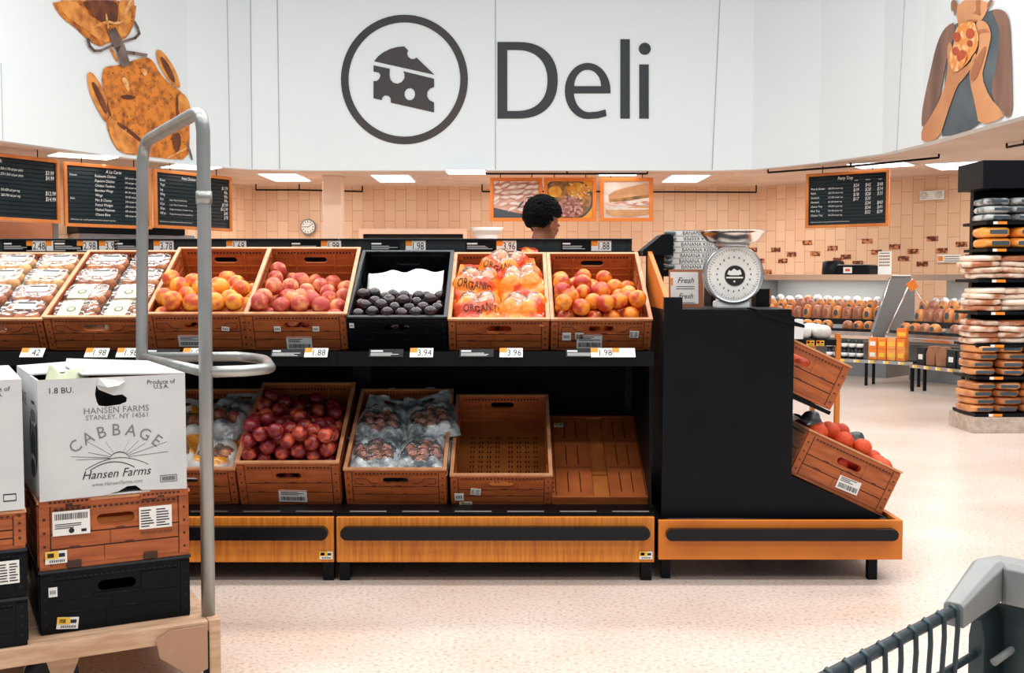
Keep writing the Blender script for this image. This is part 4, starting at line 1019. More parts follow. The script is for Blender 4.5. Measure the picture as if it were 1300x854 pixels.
def fruit_bag(name, label, mtx, w, l, h, print_m, film_m, win, seed, fruit='grapefruit', frad=.036, header=True, group=None, words=None, contents=True, flab=None):
    r = random.Random(seed); th = thing(name, label, 'bag', mtx, group)
    cs = []
    nx = max(1, int((w-.04)/(2.02*frad))); ny = max(1, int((l-.05)/(1.9*frad)))
    for j in range(ny):
        for i in range(nx):
            cs.append((-(nx-1)*frad*1.01+i*2.02*frad+((j % 2)-.5)*frad*.5+r.uniform(-.004, .004), -(ny-1)*.95*frad+j*1.9*frad, frad+.004))
    sx, sy = r.uniform(0, 99), r.uniform(0, 99)
    def ztop(x, y):
        ex = max(0, 1-abs(2*x/w)**5); ey = max(0, 1-abs(2*y/l)**5); e = (ex*ey)**.5
        z = h*.45*e
        for cx, cy, cz in cs:
            d = math.hypot(x-cx, y-cy)
            if d < frad*1.5: z = max(z, cz+frad*(1.06-.5*(d/frad)**2)*1.0)
        z = z*min(1, e*1.6)+.008*e*noise.noise(Vector((x*22+sx, y*22+sy, 0)))+.004*e*noise.noise(Vector((x*60+sx, y*60, 1)))
        return z+.004+.006*noise.noise(Vector((x*18, y*18+sy, sx)))*(1-e)
    n1, n2 = 34, 40; vs = []; fs0 = []; fs1 = []; bot = []
    for j in range(n2+1):
        for i in range(n1+1):
            x = -w/2+w*i/n1; y = -l/2+l*j/n2
            k = 1+.03*noise.noise(Vector((y*15, sx, 0))); vs.append((x*k, y, ztop(x, y)))
    for j in range(n2):
        for i in range(n1):
            a = j*(n1+1)+i; f = (a, a+1, a+n1+2, a+n1+1); u, v = (i+.5)/n1*2-1, (j+.5)/n2*2-1
            inw = win and (u/win[0])**2+((v-win[2])/win[1])**2 < 1+.15*sin(5*math.atan2(v, u)+sx)
            (fs1 if inw else fs0).append(f)
    bot = [(x, y, .001) for x, y, z in vs]
    nn = len(vs); border = [(j*(n1+1)+i) for j in range(n2) for i in range(n1)]
    mb = MB(); mb.add(vs, fs0, 0, True); 
    bo = MB()
    mb.add(bot[:1]+[bot[n1]]+[bot[-1]]+[bot[-1-n1]], [(0, 1, 2, 3)], 0)
    if words:
        for (tx, ty, sz, bd) in words:
            mb.text(bd, sz, lambda x, y: (tx+x, ty+y, ztop(tx+x, ty+y)+.003), 1, 'c')
    mb.build('bag_film', [print_m, 'text'], parent=th, fix=False)
    if fs1:
        MB().add(vs, fs1, 0, True).build('clear_window', film_m, parent=th, fix=False)
    if header:
        hl = .075; lo_ = []
        out = rect(-w*.47, w*.47, 0, hl)
        F = lambda x, y, z: (x, l/2-.006+y*.9, .006+z+.30*y+.01*sin(x*30+sx)*y/hl)
        o = MB().plate([[(w*.47*(2*i/10-1), 0) for i in range(11)]+[(w*.47*(1-2*i/10), hl+.006*sin(i*1.7+sx)) for i in range(11)], capsule(0, hl*.62, .06, .018, 4)], .0012, F=F).build('header', print_m if print_m != 'bagfilm' else 'bagorange', parent=th)
    if contents:
        for k, c in enumerate(cs):
            if win and (c[0]/(w/2*win[0]*1.1))**2+((c[1]-win[2]*l/2)/(l/2*win[1]*1.15))**2 > 1: continue
            o = bpy.data.objects.new(fruit, FM[fruit]); COL.objects.link(o)
            o.matrix_world = mtx @ T(*c) @ Matrix.Rotation(r.uniform(0, 6), 4, 'X') @ Rz(r.uniform(0, 6)) @ Matrix.Diagonal((frad*.97,)*3+(1,))
            tag(o, flab[0], flab[1], flab[2])
    return th
mw4 = c_4.matrix_world.copy()
fl4 = ('pale pink grapefruit seen through a clear window of an orange bag', 'grapefruit', 'grapefruit inside the orange printed bags')
def inc(mw, x, y, z, rz=0, rx=0, ry=0): return mw @ T(x, y, z) @ Rz(rz) @ Ry(ry) @ Rx(rx)
spec4 = [(-.09, -.19, .015, .05, .0, 0, 'hid'), (.09, -.19, .015, -.05, 0, 0, 'hid'), (-.09, .03, .015, .03, 0, 0, 'hid'), (.09, .03, .015, -.02, 0, 0, 'hid'),
         (.0, .20, .03, .0, 0, 0, 'uppermost orange printed bag lying against the back of its crate'),
         (-.085, -.165, .095, .18, -.10, .06, 'orange printed fruit bag at the front left of its crate'),
         (.095, -.175, .095, -.10, -.10, -.05, 'orange printed fruit bag at the front right of its crate'),
         (-.095, .035, .10, -.12, -.02, .05, 'orange printed fruit bag in the middle left of its crate'),
         (.09, .045, .105, .22, -.02, -.06, 'orange printed fruit bag in the middle right of its crate'),
         (.02, .205, .10, -.30, .02, .03, 'orange printed fruit bag leaning at the back of its crate, highest of the heap')]
for k, (x, y, z, rz, rx, ry, lab) in enumerate(spec4):
    hid = lab == 'hid'
    fruit_bag('fruit_bag', 'orange printed fruit bag buried at the bottom of its crate' if hid else lab, inc(mw4, x, y, z, rz, rx, ry), .19 if hid else .21, .2 if hid else .235, .07, 'bagorange' if k % 3 else 'bagyellow' if False else 'bagorange',
              'bagfilm', None if hid else (.62, .5, .08), 40+k, header=not hid, contents=not hid, flab=fl4, group='orange bags buried in the crate' if hid else None,
              words=None if hid else ([(.0, -.085, .032, 'ORGANIC')] if k % 2 else [(.03, .09, .02, 'Organic')]))
# lower left crate: yellow and white bags
mwl = l_0.matrix_world.copy(); fl0 = ('reddish fruit seen through the clear film of a yellow banded bag', 'peach', 'fruit inside the yellow banded bags')
M['bagwhite'] = mat('glossy_white_yellow_bag_print', (226, 226, 222), .2, col2=(240, 160, 40), scale=6, contrast=(.50, .54), bump=.8, bscale=26, coat=.3)
for k, (x, y, z, rz, rx, ry, lab) in enumerate([(-.09, -.16, .015, 0, 0, 0, 'hid'), (.09, -.16, .015, 0, 0, 0, 'hid'), (.0, .12, .015, 0, 0, 0, 'hid'),
        (-.09, -.15, .10, .1, -.05, 0, 'white and yellow fruit bag at the front left of the lower crate'),
        (.09, -.16, .10, -.08, -.05, 0, 'white and yellow fruit bag at the front right of the lower crate'),
        (-.08, .06, .11, .25, .05, 0, 'yellow banded fruit bag in the middle of the lower crate'),
        (.09, .10, .12, -.35, .1, -.1, 'grey and yellow fruit bag rising at the back of the lower crate')]):
    hid = lab == 'hid'
    fruit_bag('fruit_bag', 'white and yellow fruit bag buried in the lower left crate' if hid else lab, inc(mwl, x, y, z, rz, rx, ry), .2, .22 if hid else .25, .08, 'bagwhite' if k < 6 else 'bagsilver', 'bagfilm', None if hid else (.75, .45, -.1), 60+k,
              header=not hid, contents=not hid, fruit='peach', frad=.033, flab=fl0, group='white and yellow bags buried in the crate' if hid else None, words=None)
# silver bags of mandarins
mws = l_2.matrix_world.copy(); fl2 = ('small reddish orange mandarin seen through a silver bag window', 'mandarin', 'mandarins inside the silver bags')
for k, (x, y, z, rz, rx, ry, lab) in enumerate([(-.09, -.15, .015, 0, 0, 0, 'hid'), (.09, -.15, .015, 0, 0, 0, 'hid'), (-.09, .09, .015, 0, 0, 0, 'hid'), (.09, .09, .015, 0, 0, 0, 'hid'),
        (-.09, -.165, .125, .06, -.05, 0, 'silver fruit bag at the front left of its crate on the lower shelf'),
        (.10, -.16, .125, -.06, -.05, 0, 'silver fruit bag at the front right of its crate on the lower shelf'),
        (-.09, .05, .135, -.16, 0, .05, 'silver fruit bag in the middle left of its crate on the lower shelf'),
        (.12, .06, .145, .16, 0, -.08, 'silver fruit bag spilling over the right rim of its crate'),
        (.03, .20, .08, .1, .05, 0, 'silver fruit bag in shade at the back of its crate')]):
    hid = lab == 'hid'
    fruit_bag('fruit_bag', 'silver fruit bag buried at the bottom of its crate' if hid else lab, inc(mws, x, y, z, rz, rx, ry), .19 if hid else .215, .22 if hid else .24, .07, 'bagsilver', 'bagfilmgrey', None if hid else (.8, .62, -.1), 80+k,
              header=not hid, contents=not hid, fruit='mandarin', frad=.024, flab=fl2, group='silver bags buried in the crate' if hid else None)
# small red bag left in the empty crate
fruit_bag('small_bag', 'small crumpled red bag in the front right corner of the empty crate', inc(l_3.matrix_world.copy(), .12, -.215, .013, .5, 0, 0), .12, .11, .03, 'bagred', 'bagfilm', None, 99, header=False, contents=False, frad=.03)

# ------------------------------------------------------------------ clear tubs of baked goods
M['pastry'] = mat('brown_pastry', (206, 132, 76), .55, col2=(160, 88, 48), scale=1.5, contrast=(.35, .65), rand=.3)
M['pastrypale'] = mat('pale_pastry', (236, 190, 128), .55, col2=(212, 150, 90), scale=1.5, contrast=(.35, .65), rand=.3)
M['greenlabel'] = mat('cream_green_label', (222, 226, 192), .6, col2=(204, 214, 172), scale=5)
M['olive'] = mat('dark_label_print', (112, 104, 70), .6)
def pastry_mesh(nm, m):
    mb = MB(); mb.ell((0, 0, 0), (1, 1, .8), 14, 8); o = mb.build(nm, m); me = o.data; bpy.data.objects.remove(o)
    for v in me.vertices: v.co *= 1+.08*noise.noise(v.co*2.1)
    return me
FM['pastry'] = pastry_mesh('pastry', 'pastry'); FM['pale_pastry'] = pastry_mesh('pale_pastry', 'pastrypale')
def tub_proto(w, d, h, lab):
    th = thing('pastry_tub', 'tub', 'tub', Matrix())
    def half(z0, z1, top):
        mb = MB(); vs = []; fs = []; ns = 28; lv = [(1.0, z0), (1.0, z0+(z1-z0)*.15), (.97, z0+(z1-z0)*.6), (.90, z1)]
        for s_, z in lv:
            for j in range(ns):
                q = 2*pi*j/ns; f = lambda t: math.copysign(abs(t)**.45, t)
                wob = 1+(.012 if j % 2 else -.012)*(1 if s_ > .92 else 0)
                vs.append((w/2*s_*wob*f(cos(q)), d/2*s_*wob*f(sin(q)), z))
        for i in range(3):
            for j in range(ns): fs.append((i*ns+j, i*ns+(j+1) % ns, (i+1)*ns+(j+1) % ns, (i+1)*ns+j))
        fs.append(tuple(range(3*ns, 4*ns)))
        return mb.add(vs, fs, 0, False)
    half(h*.5, 0, False).build('tray', 'clear', parent=th); half(h*.52, h, True).build('lid', 'clear', parent=th)
    mb = MB(); mb.plate([rrect(0, 0, w*1.02, d*1.02, .02)], .003, F=lambda x, y, z: (x, y, h*.5+z-.0015)) if False else mb.tube([(w/2*1.01*math.copysign(abs(cos(q))**.45, cos(q)), d/2*1.01*math.copysign(abs(sin(q))**.45, sin(q)), h*.51) for q in [2*pi*k/28 for k in range(28)]], .002, 5, closed=True)
    mb.build('flange', 'clear', parent=th)
    if lab == 'green':
        mb = MB(); lw = w*.46; x0 = -w*.34
        mb.add([(x0, -d/2*1.04, h*.12), (x0+lw, -d/2*1.04, h*.12), (x0+lw, -d/2*.97, h*1.0), (x0, -d/2*.97, h*1.0), (x0+lw, d*.38, h*1.02), (x0, d*.38, h*1.02)], [(0, 1, 2, 3), (3, 2, 4, 5)])
        mb.plate([circ(x0+lw*.55, -d*.1, .018, 16)], 0, F=lambda x, y, z: (x, y, h*1.025), mi=1); mb.plate([circ(x0+lw*.55, -d*.1, .012, 16)], 0, F=lambda x, y, z: (x, y, h*1.03), mi=0)
        for k in range(3): mb.add([(x0+.012, -d/2*1.06, h*(.25+.18*k)), (x0+lw-.012, -d/2*1.06, h*(.25+.18*k)), (x0+lw-.012, -d/2*1.05, h*(.31+.18*k)), (x0+.012, -d/2*1.05, h*(.31+.18*k))], [(0, 1, 2, 3)], 1)
        mb.build('label', ['greenlabel', 'olive'], parent=th)['label'] = 'cream and green paper sleeve'
    elif lab == 'white':
        mb = MB(); mb.add([(-w*.2, -d*.1, h*1.02), (w*.3, -d*.1, h*1.02), (w*.3, d*.32, h*1.02), (-w*.2, d*.32, h*1.02)], [(0, 1, 2, 3)]); mb.add([(-w*.15, d*.2, h*1.03), (w*.25, d*.2, h*1.03), (w*.25, d*.28, h*1.03), (-w*.15, d*.28, h*1.03)], [(0, 1, 2, 3)], 1)
        mb.build('label', ['papergrey', 'text'], parent=th)['label'] = 'white paper label'
    return th
TW, TD, THH = .178, .132, .066
tubs = {k: tub_proto(TW, TD, THH, k) for k in ('green', 'white', 'none')}
used_proto = set()
def put_tub(kind, mtx, label, fill_kind, seed, group=None, contents=True):
    o = tubs[kind]
    if kind in used_proto: o = dup(o, mtx, label, group)
    else:
        used_proto.add(kind); o.matrix_world = mtx; o['label'] = label
        if group: o['group'] = group
    if contents:
        r = random.Random(seed)
        for i in range(3):
            for j in range(2):
                p = bpy.data.objects.new('pastry', FM[fill_kind]); COL.objects.link(p)
                p.matrix_world = mtx @ T(-.053+.053*i, -.029+.058*j, .034) @ Rz(r.uniform(0, 3)) @ Matrix.Diagonal((.027, .029, .033, 1))
                tag(p, {'pastry': 'brown pastry inside a clear tub on the upper shelf', 'pale_pastry': 'pale round pastry inside a clear tub at the far left of the shelf'}[fill_kind], 'pastry', {'pastry': 'brown pastries in the clear tubs', 'pale_pastry': 'pale pastries in the clear tubs'}[fill_kind])
for ci, (cr, nm) in enumerate(((c_0, 'crate behind the trolley'), (c_a, 'crate at the left edge'))):
    mw = cr.matrix_world.copy(); rows = ['front', 'second', 'third', 'back']
    for j in range(4):
        for i in range(2):
            x = -.093+.186*i; y = -.213+.141*j
            put_tub('none', mw @ T(x, y, .012), 'clear tub in the bottom layer of the '+nm, 'pastry', 0, 'clear tubs in the bottom layer, '+nm, contents=False)
            k = 'green' if (ci == 0 and j < 2) else 'white' if j != 1 or ci else 'none'
            fk = 'pale_pastry' if (ci == 1 and j >= 2) else 'pastry'
            put_tub(k, mw @ T(x, y+.0, .084) @ Rz((i-.5)*.08*(1 if j % 2 else -1)) @ Rx(.06 if j == 0 else 0),
                    'clear pastry tub%s, %s row %s, %s' % (' with a green label' if k == 'green' else '', rows[j], ('left', 'right')[i], nm), fk, 100+ci*10+j*2+i)

# ------------------------------------------------------------------ wing display at the right
xl, xr = P(836, 690, 4.12).x, P(1146, 690, 4.12).x
wg = thing('wing_display', 'black sided end display with orange wood base and tilted crates at its right', 'display shelf', T(xl, 4.12, 0))
W0 = xr-xl
f = MB().box(0, W0, 0, .02, .088, .238).build('base_panel', 'oakdark', parent=wg, bev=.002)
mb = MB(); mb.plate([capsule(0, 0, W0-.05, .044, 10)], .03, F=lambda x, y, z: (x+W0/2, -z, y+.188)); mb.build('bumper', 'rubber', parent=f, bev=.02)
MB().box(W0-.02, W0, .02, 1.2, .088, .238).build('base_panel', 'oakdark', parent=wg, bev=.002)
MB().box(.0, W0-.02, .02, 1.2, .10, .225).build('base_tray', 'blackshelf', parent=wg)
for x_, y_ in ((W0-.115, .04), (W0-.42, .75), (.02, .06), (W0-.115, 1.1)):
    MB().box(x_, x_+.034, y_, y_+.034, 0, .1).build('leg', 'black', parent=wg)
def wl(px, py, D=4.2): q = P(px, py, D); return (q.x-xl, q.z)
pan = [wl(843, 392), wl(990, 394), wl(1008, 402), wl(1004, 604), wl(1122, 656), wl(839, 657)]
mb = MB(); mb.plate([pan], .02, F=lambda x, y, z: (x, .07+z, y)); mb.build('side_panel', 'black', parent=wg)
mb = MB(); x0, z1 = wl(843, 392); x1, _ = wl(1006, 392)
mb.box(x0, x1, .09, 1.15, z1-.03, z1-.002); mb.build('top_panel', 'black', parent=wg)
mb = MB(); p1, p2 = wl(955, 391), wl(1020, 412)
mb.plate([[p1, p2, (p2[0], p2[1]-.012), (p1[0]+.03, p1[1]-.03)]], .95, F=lambda x, y, z: (x, .06+z, y)); mb.build('sloped_cap', 'black', parent=wg)
MB().box(x0, x0+.02, .09, 1.15, .225, z1-.03).build('inner_panel', 'black', parent=wg)
mb = MB(); mb.plate([[(.075, .1), (.075, 1.075), (.62, 1.268), (.62, .1)]], .018, F=lambda x, y, z: (.60-xl+z-.018, x+.01, y)); mb.build('wood_side', 'oakdark', parent=wg)
MB().box(.05-.02, .05+.05, .64, .70, 0, 1.28).build('post', 'black', parent=wg)
mb = MB(); a_, b_ = wl(843, 377), wl(866, 392); mb.box(a_[0], b_[0], .068, .10, b_[1]-.004, a_[1]); mb.build('corner_cap', 'black', parent=wg, bev=.003)
# the two crates lying sideways to the camera, sloping down to the right
AS = radians(25)
def sidecrate(label, blx, bly, H, Df=4.225):
    q = P(blx, bly, Df); m = T(q.x, Df, q.z) @ Ry(AS) @ T(CW/2, CL/2, 0)
    return crate('produce_crate', label, m, H, stickers=[] if bly < 500 else [(.03, .055, .09, .055, 'bar', 12, -.05)])
s_lo = sidecrate('woodgrain crate of red-orange citrus tilted right, just above the wood base', 1002, 600, .185)
s_up = sidecrate('woodgrain crate tilted right, upper one beside the black end display', 937, 466, .185)
for q in ((1002, 600), (937, 466)):
    a_ = P(*q, 4.225); mb = MB(); mb.M = T(a_.x-xl, .105, a_.z) @ Ry(AS); mb.box(.0, CW+.01, .01, .95, -.018, -.003); mb.build('sloped_shelf', 'blackshelf', parent=wg)
M['netdark'] = mat('dark_bag_top', (96, 104, 108), .3, col2=(50, 56, 60), scale=20, bump=.6, bscale=30)
fr_o = lambda cr, n, seed, lab, grp: fill('orange', n, .0365, cr, .185, 0, lab, 'orange', grp, seed, tiltx=.12, zstart=.04)
bpy.context.view_layer.update()
fr_o(s_lo, 100, 21, 'red-orange citrus fruit in the lower crate of the end display', 'red-orange citrus in the lower tilted crate')
fr_o(s_up, 40, 22, 'red-orange citrus fruit in the upper crate of the end display', 'red-orange citrus in the upper tilted crate')
for k, (u, v) in enumerate(((-.12, -.02), (.10, .03))):
    fruit_bag('net_bag_top', ('crumpled dark bag end lying on the citrus, left', 'crumpled dark bag end lying on the citrus, right')[k], inc(s_lo.matrix_world.copy(), u, v, .20+.0*k, .3, .1, 0), .12, .14, .02, 'netdark', 'bagfilm', None, 120+k, header=False, contents=False, frad=.026)

# spring scale on top
sx_, sy_ = P(928.5, 392, 4.34).x, 4.34; zt = z1 if False else wl(843, 392)[1]-.002
sc = thing('spring_scale', 'round dial hanging-pan produce scale standing on the black end display', 'scale', T(sx_, sy_, zt))
MB().box(-.064, .064, -.04, .06, 0, .03).build('base', 'white', parent=sc, bev=.008)
r_ = .112; cz = .03+r_-.008
MB().lathe([(0, .045), (r_*.9, .045), (r_, .03), (r_, -.03), (r_*1.03, -.036), (r_*1.03, -.046), (r_*.95, -.046), (r_*.93, -.040)], 40, axis='y').build('housing', 'steel', parent=sc, loc=(0, 0, cz))
MB().lathe([(0, -.041), (r_*.94, -.041)], 40, axis='y').build('dial', 'paper', parent=sc, loc=(0, 0, cz))
mb = MB()
for k in range(60):
    mb.M = Ry(2*pi*k/60); L_ = .006 if k % 5 else .012; mb.box(-.0007, .0007, -.0425, -.0415, r_*.88-L_, r_*.88)
mb.M = Matrix()
for k in range(20):
    a_ = 2*pi*k/20; mb.M = T(.066*sin(a_), 0, .066*cos(a_)); mb.box(-.002, .002, -.0425, -.0415, -.003, .003)
mb.M = Matrix(); mb.build('dial_marks', 'text', parent=sc, loc=(0, 0, cz))['kind'] = 'stuff'
mb = MB(); mb.plate([circ(.004, -.006, .040, 28)], .001, F=lambda x, y, z: (x, -.0425-z, y), mi=0)
mb.plate([[(-.026, .0), (-.02, .016), (-.012, .012), (0, .022), (.012, .014), (.024, .018), (.030, .0), (.018, -.004), (-.014, -.004)]], .0006, F=lambda x, y, z: (x, -.0436-z, y), mi=1)
mb.plate([rect(-.03, .035, -.016, -.010)], .0006, F=lambda x, y, z: (x, -.0436-z, y), mi=1); mb.plate([circ(.002, -.028, .004, 8)], .0006, F=lambda x, y, z: (x, -.0436-z, y), mi=1)
mb.build('dial_emblem', ['text', 'paper'], parent=sc, loc=(0, 0, cz))
MB().box(-.02, .02, -.015, .02, cz+r_-.01, cz+r_+.035).build('neck', 'black', parent=sc, bev=.004)
for s in (-.052, .052): MB().tube([(s, 0, cz+r_*.8), (s, 0, cz+r_+.03), (s*.8, 0, cz+r_+.042)], .004, 8).build('support_rod', 'steel', parent=sc)
pz = P(925, 294, sy_).z-zt
MB().lathe([(0, pz-.048), (.075, pz-.046), (.10, pz-.036), (.122, pz-.01), (.128, pz-.002), (.138, pz), (.137, pz+.002), (.124, pz), (.10, pz-.03), (.07, pz-.042), (0, pz-.043)], 48).build('pan', 'chrome', parent=sc)
MB().lathe([(.06, pz-.062), (.07, pz-.048), (0, pz-.048)], 24).build('pan_holder', 'steel', parent=sc)
MB().tube([(.112, .01, cz+.02), (.135, .01, cz-.0), (.125, .01, cz-.02)], .003, 6).build('adjusting_lever', 'steel', parent=sc)

# banana keeper boxes, their stand and the price card
bx = P(845, 340, 4.78).x; bz = P(850, 342, 4.78).z
st = thing('box_stand', 'black stand behind the scale carrying the stacked cartons', 'stand', T(bx-.04, 4.62, zt))
MB().box(-.02, .28, .16, .36, bz-zt-.03, bz-zt).build('platform', 'black', parent=st)
MB().box(.0, .02, .17, .35, 0, bz-zt-.03).build('post', 'black', parent=st); MB().box(.24, .26, .17, .35, 0, bz-zt-.03).build('post', 'black', parent=st)
mb = MB(); q0, q1, q2 = P(816, 318, 4.74), P(842, 297, 4.74), P(855, 300, 4.74)
mb.add([(q0.x, 4.74, q0.z), (q1.x, 4.74, q1.z), (q2.x, 4.74, q2.z), (q2.x, 4.74, q0.z-.02), (q0.x, 4.74, q0.z-.02)]+[(v.x, 4.95, v.z) for v in (q0, q1, q2)]+[(q2.x, 4.95, q0.z-.02), (q0.x, 4.95, q0.z-.02)], [(0, 1, 2, 3, 4), (9, 8, 7, 6, 5), (0, 5, 6, 1), (1, 6, 7, 2), (4, 9, 5, 0)])
mb.build('hood', 'black', parent=st).data.transform(T(-(bx-.04), -4.62, -zt))
M['keeperlid'] = mat('smoky_clear_cap', (130, 138, 138), .2, .2, col2=(90, 100, 104), scale=10)
M['keeperend'] = mat('printed_carton_end', (226, 206, 170), .6, col2=(190, 140, 84), scale=14)
for k in range(7):
    r = random.Random(k); xx = bx+.02+(.006, -.004, .0, .008, .004, .012, .010)[k]; zz = bz+.0005+k*.0242
    up_ = k == 5
    names = ['bottom of the stack', 'second from the bottom', 'third from the bottom', 'middle of the stack', 'third from the top', 'second from the top with its name upside down', 'topmost of the stack'][k]
    th = thing('carton', 'white long carton with black lettering, '+names, 'box', T(xx, 4.78, zz), 'banana cartons behind the scale')
    mb = MB().box(0, .235, 0, .14, 0, .0235)
    mb.text('BANANA KEEPER' if not up_ else 'BANANA KEEPER', .0235, (lambda x, y: (.125-x, -.0008, .0195-y)) if up_ else (lambda x, y: (.125+x, -.0008, .0035+y)), 1, 'c', sx=.92)
    mb.box(0, .235, -.0004, 0, .0225, .0235, 1)
    mb.build('body', ['paper', 'text', 'keeperend'], parent=th)
    MB().box(-.022, 0, 0.002, .13, .001, .022).build('end_flap', 'keeperend', parent=th)
    mb = MB().ell((-.012, -.004, .012), (.026, .012, .0105), 14, 8, p=.8); mb.build('clear_cap', 'keeperlid', parent=th)
a_ = P(853, 388, 4.45); b_ = P(893, 343, 4.45)
th = thing('price_card', 'white and brown card with handwriting style Fresh lettering, left of the scale', 'sign', T(a_.x, 4.5, zt) @ Rx(-.12))
w_, h_ = b_.x-a_.x, b_.z-zt
MB().box(-.004, w_+.012, 0, .004, 0, h_+.004).build('backing', 'brownpanel', parent=th)
mb = MB(); mb.plate([rect(.002, w_-.01, .014, h_-.006)], .001, F=lambda x, y, z: (x, -z, y)); 
mb.text('Fresh', .034, lambda x, y: (w_*.5+x, -.002, h_*.66+y), 1, 'c', shear=.35, sx=.9); mb.text('Fresh', .030, lambda x, y: (w_*.5+x, -.002, h_*.24+y), 1, 'c', shear=.35, sx=.9)
for zz in (.5, .56, .12): mb.box(w_*.2, w_*.8, -.0018, -.001, h_*zz, h_*zz+.002, 1)
mb.box(.003, .012, -.0018, -.001, h_*.6, h_*.8, 2)
mb.build('card', ['paper', 'text', 'tagorange'], parent=th)
a_ = P(960, 390, 4.6)
th = thing('small_black_bin', 'small black bin behind the right side of the scale', 'bin', T(a_.x, 4.6, zt))
MB().box(0, .06, 0, .1, 0, .075).build('body', 'black', parent=th, bev=.004); MB().box(.055, .062, -.002, .09, .01, .07).build('label', 'brownpanel', parent=th)
# wooden rack with white packs behind the end display
q = P(1006, 431, 5.6); rk = thing('wood_rack', 'small wooden rack with a black tray, right behind the end display', 'rack', T(q.x, 5.6, 0))
tz = q.z; rw = P(1062, 431, 5.6).x-q.x
MB().box(-.3, rw, 0, .5, tz-.03, tz).build('tray', 'blackshelf', parent=rk)
MB().box(-.3, rw, 0.02, .5, .36, .385).build('lower_tray', 'blackshelf', parent=rk)
for x_ in (-.3, rw):
    for y_ in (0, .46): MB().box(x_, x_+.022, y_, y_+.03, 0, tz+.03).build('post', 'oakdark', parent=rk)
for x_ in (.09, .14):
    mb = MB(); mb.M = T(x_, -.004, tz-.018); sticker_geo(mb, .04, .028, 3, 'price', base=0); mb.build('price_tag', ['tagyellow', 'text', 'tagorange'], parent=rk)
M['packwhite'] = mat('shiny_white_pack', (238, 236, 232), .25, col2=(214, 206, 196), scale=14, bump=.5, bscale=30)
n_ = 0
for j in range(3):
    for i in range(5):
        r = random.Random(n_); o = MB().ell((0, 0, .035), (.05, .045, .038), 16, 10, p=.75).build('mushroom_pack', 'packwhite'); n_ += 1
        o.matrix_world = T(q.x+rw-.06-.1*i, 5.67+.1*j, tz) @ Rz(r.uniform(-.2, .2)); tag(o, 'small shiny white pack on the wooden rack behind the end display', 'pack', 'white packs on the wooden rack')
o = MB().box(0, .05, 0, .05, 0, .1).build('white_carton', 'paper', bev=.002); o.location = (q.x+.005, 5.6, tz+.002); tag(o, 'upright white carton at the left end of the wooden rack', 'box')
# ------------------------------------------------------------------ stock trolley with boxes, lower left
TRA = radians(28); FR = P(240, 705, 3.10)
TRM = T(FR.x, 3.10, 0) @ Rz(TRA)      # local: x right along the front, y back, origin at the right front corner of the stack
tr = thing('stock_trolley', 'worn wood decked stock trolley with a tall grey tube frame, lower left', 'trolley', TRM)
ZD = .195
M['tanplate'] = mat('scuffed_tan_plate', (176, 136, 108), .6, col2=(206, 190, 178), scale=9, contrast=(.5, .7))
MB().box(-1.35, .035, -.075, -.045, ZD-.052, ZD-.002).build('front_beam', 'pinewood', parent=tr, bev=.003)
MB().box(-1.35, .035, .70, .73, ZD-.075, ZD-.002).build('rear_beam', 'pinewood', parent=tr, bev=.003)
MB().box(-1.35, .035, -.045, .70, ZD-.022, ZD-.002).build('deck', 'pinewood', parent=tr)
MB().box(.035, .068, .69, .735, .02, ZD).build('end_frame', 'pinewood', parent=tr, bev=.003)
MB().box(.035, .068, -.08, -.03, .02, ZD+.0).build('end_frame', 'pinewood', parent=tr, bev=.003)
MB().box(.040, .062, -.03, .69, ZD-.10, ZD-.01).build('end_beam', 'pinewood', parent=tr)
mb = MB(); mb.plate([[(-.11, ZD-.035), (-.07, ZD-.012), (.03, ZD-.012), (.03, .06), (-.015, .045), (-.10, .11)]], .006, F=lambda x, y, z: (x, -.08-z, y)); mb.build('gusset_plate', 'tanplate', parent=tr, bev=.001)
MB().box(.018, .034, -.084, -.078, .02, ZD-.03).build('end_slot', 'black', parent=tr)
for cx, cy in ((-.34, .02), (-1.2, .02), (-.34, .62), (-1.2, .62)):
    h = MB().box(cx-.07, cx+.10, cy-.055, cy+.055, ZD-.062, ZD-.052).box(cx-.01, cx+.0, cy-.03, cy-.022, .045, ZD-.062).box(cx-.01+.0, cx, cy+.022, cy+.03, .045, ZD-.062)
    mb = h; mb.plate([[(-.045+cx, ZD-.062), (cx+.045, ZD-.062), (cx+.012, .05), (cx-.02, .05)]], .006, F=lambda x, y, z, c=cy: (x, c-.032+z, y)); mb.plate([[(-.045+cx, ZD-.062), (cx+.045, ZD-.062), (cx+.012, .05), (cx-.02, .05)]], .006, F=lambda x, y, z, c=cy: (x, c+.026+z, y))
    h = mb.build('caster_fork', 'pinewood', parent=tr)
    w = MB().lathe([(.0, -.018), (.046, -.018), (.050, -.014), (.050, .014), (.046, .018), (0, .018)], 28, axis='y'); w.build('wheel_hub', 'alu', parent=h, loc=(cx-.03, cy, .0725))
    w = MB().lathe([(.048, -.019), (.068, -.018), (.072, -.010), (.072, .010), (.068, .018), (.048, .019)], 32, axis='y'); w.build('tyre', 'rubber', parent=h, loc=(cx-.03, cy, .0725))
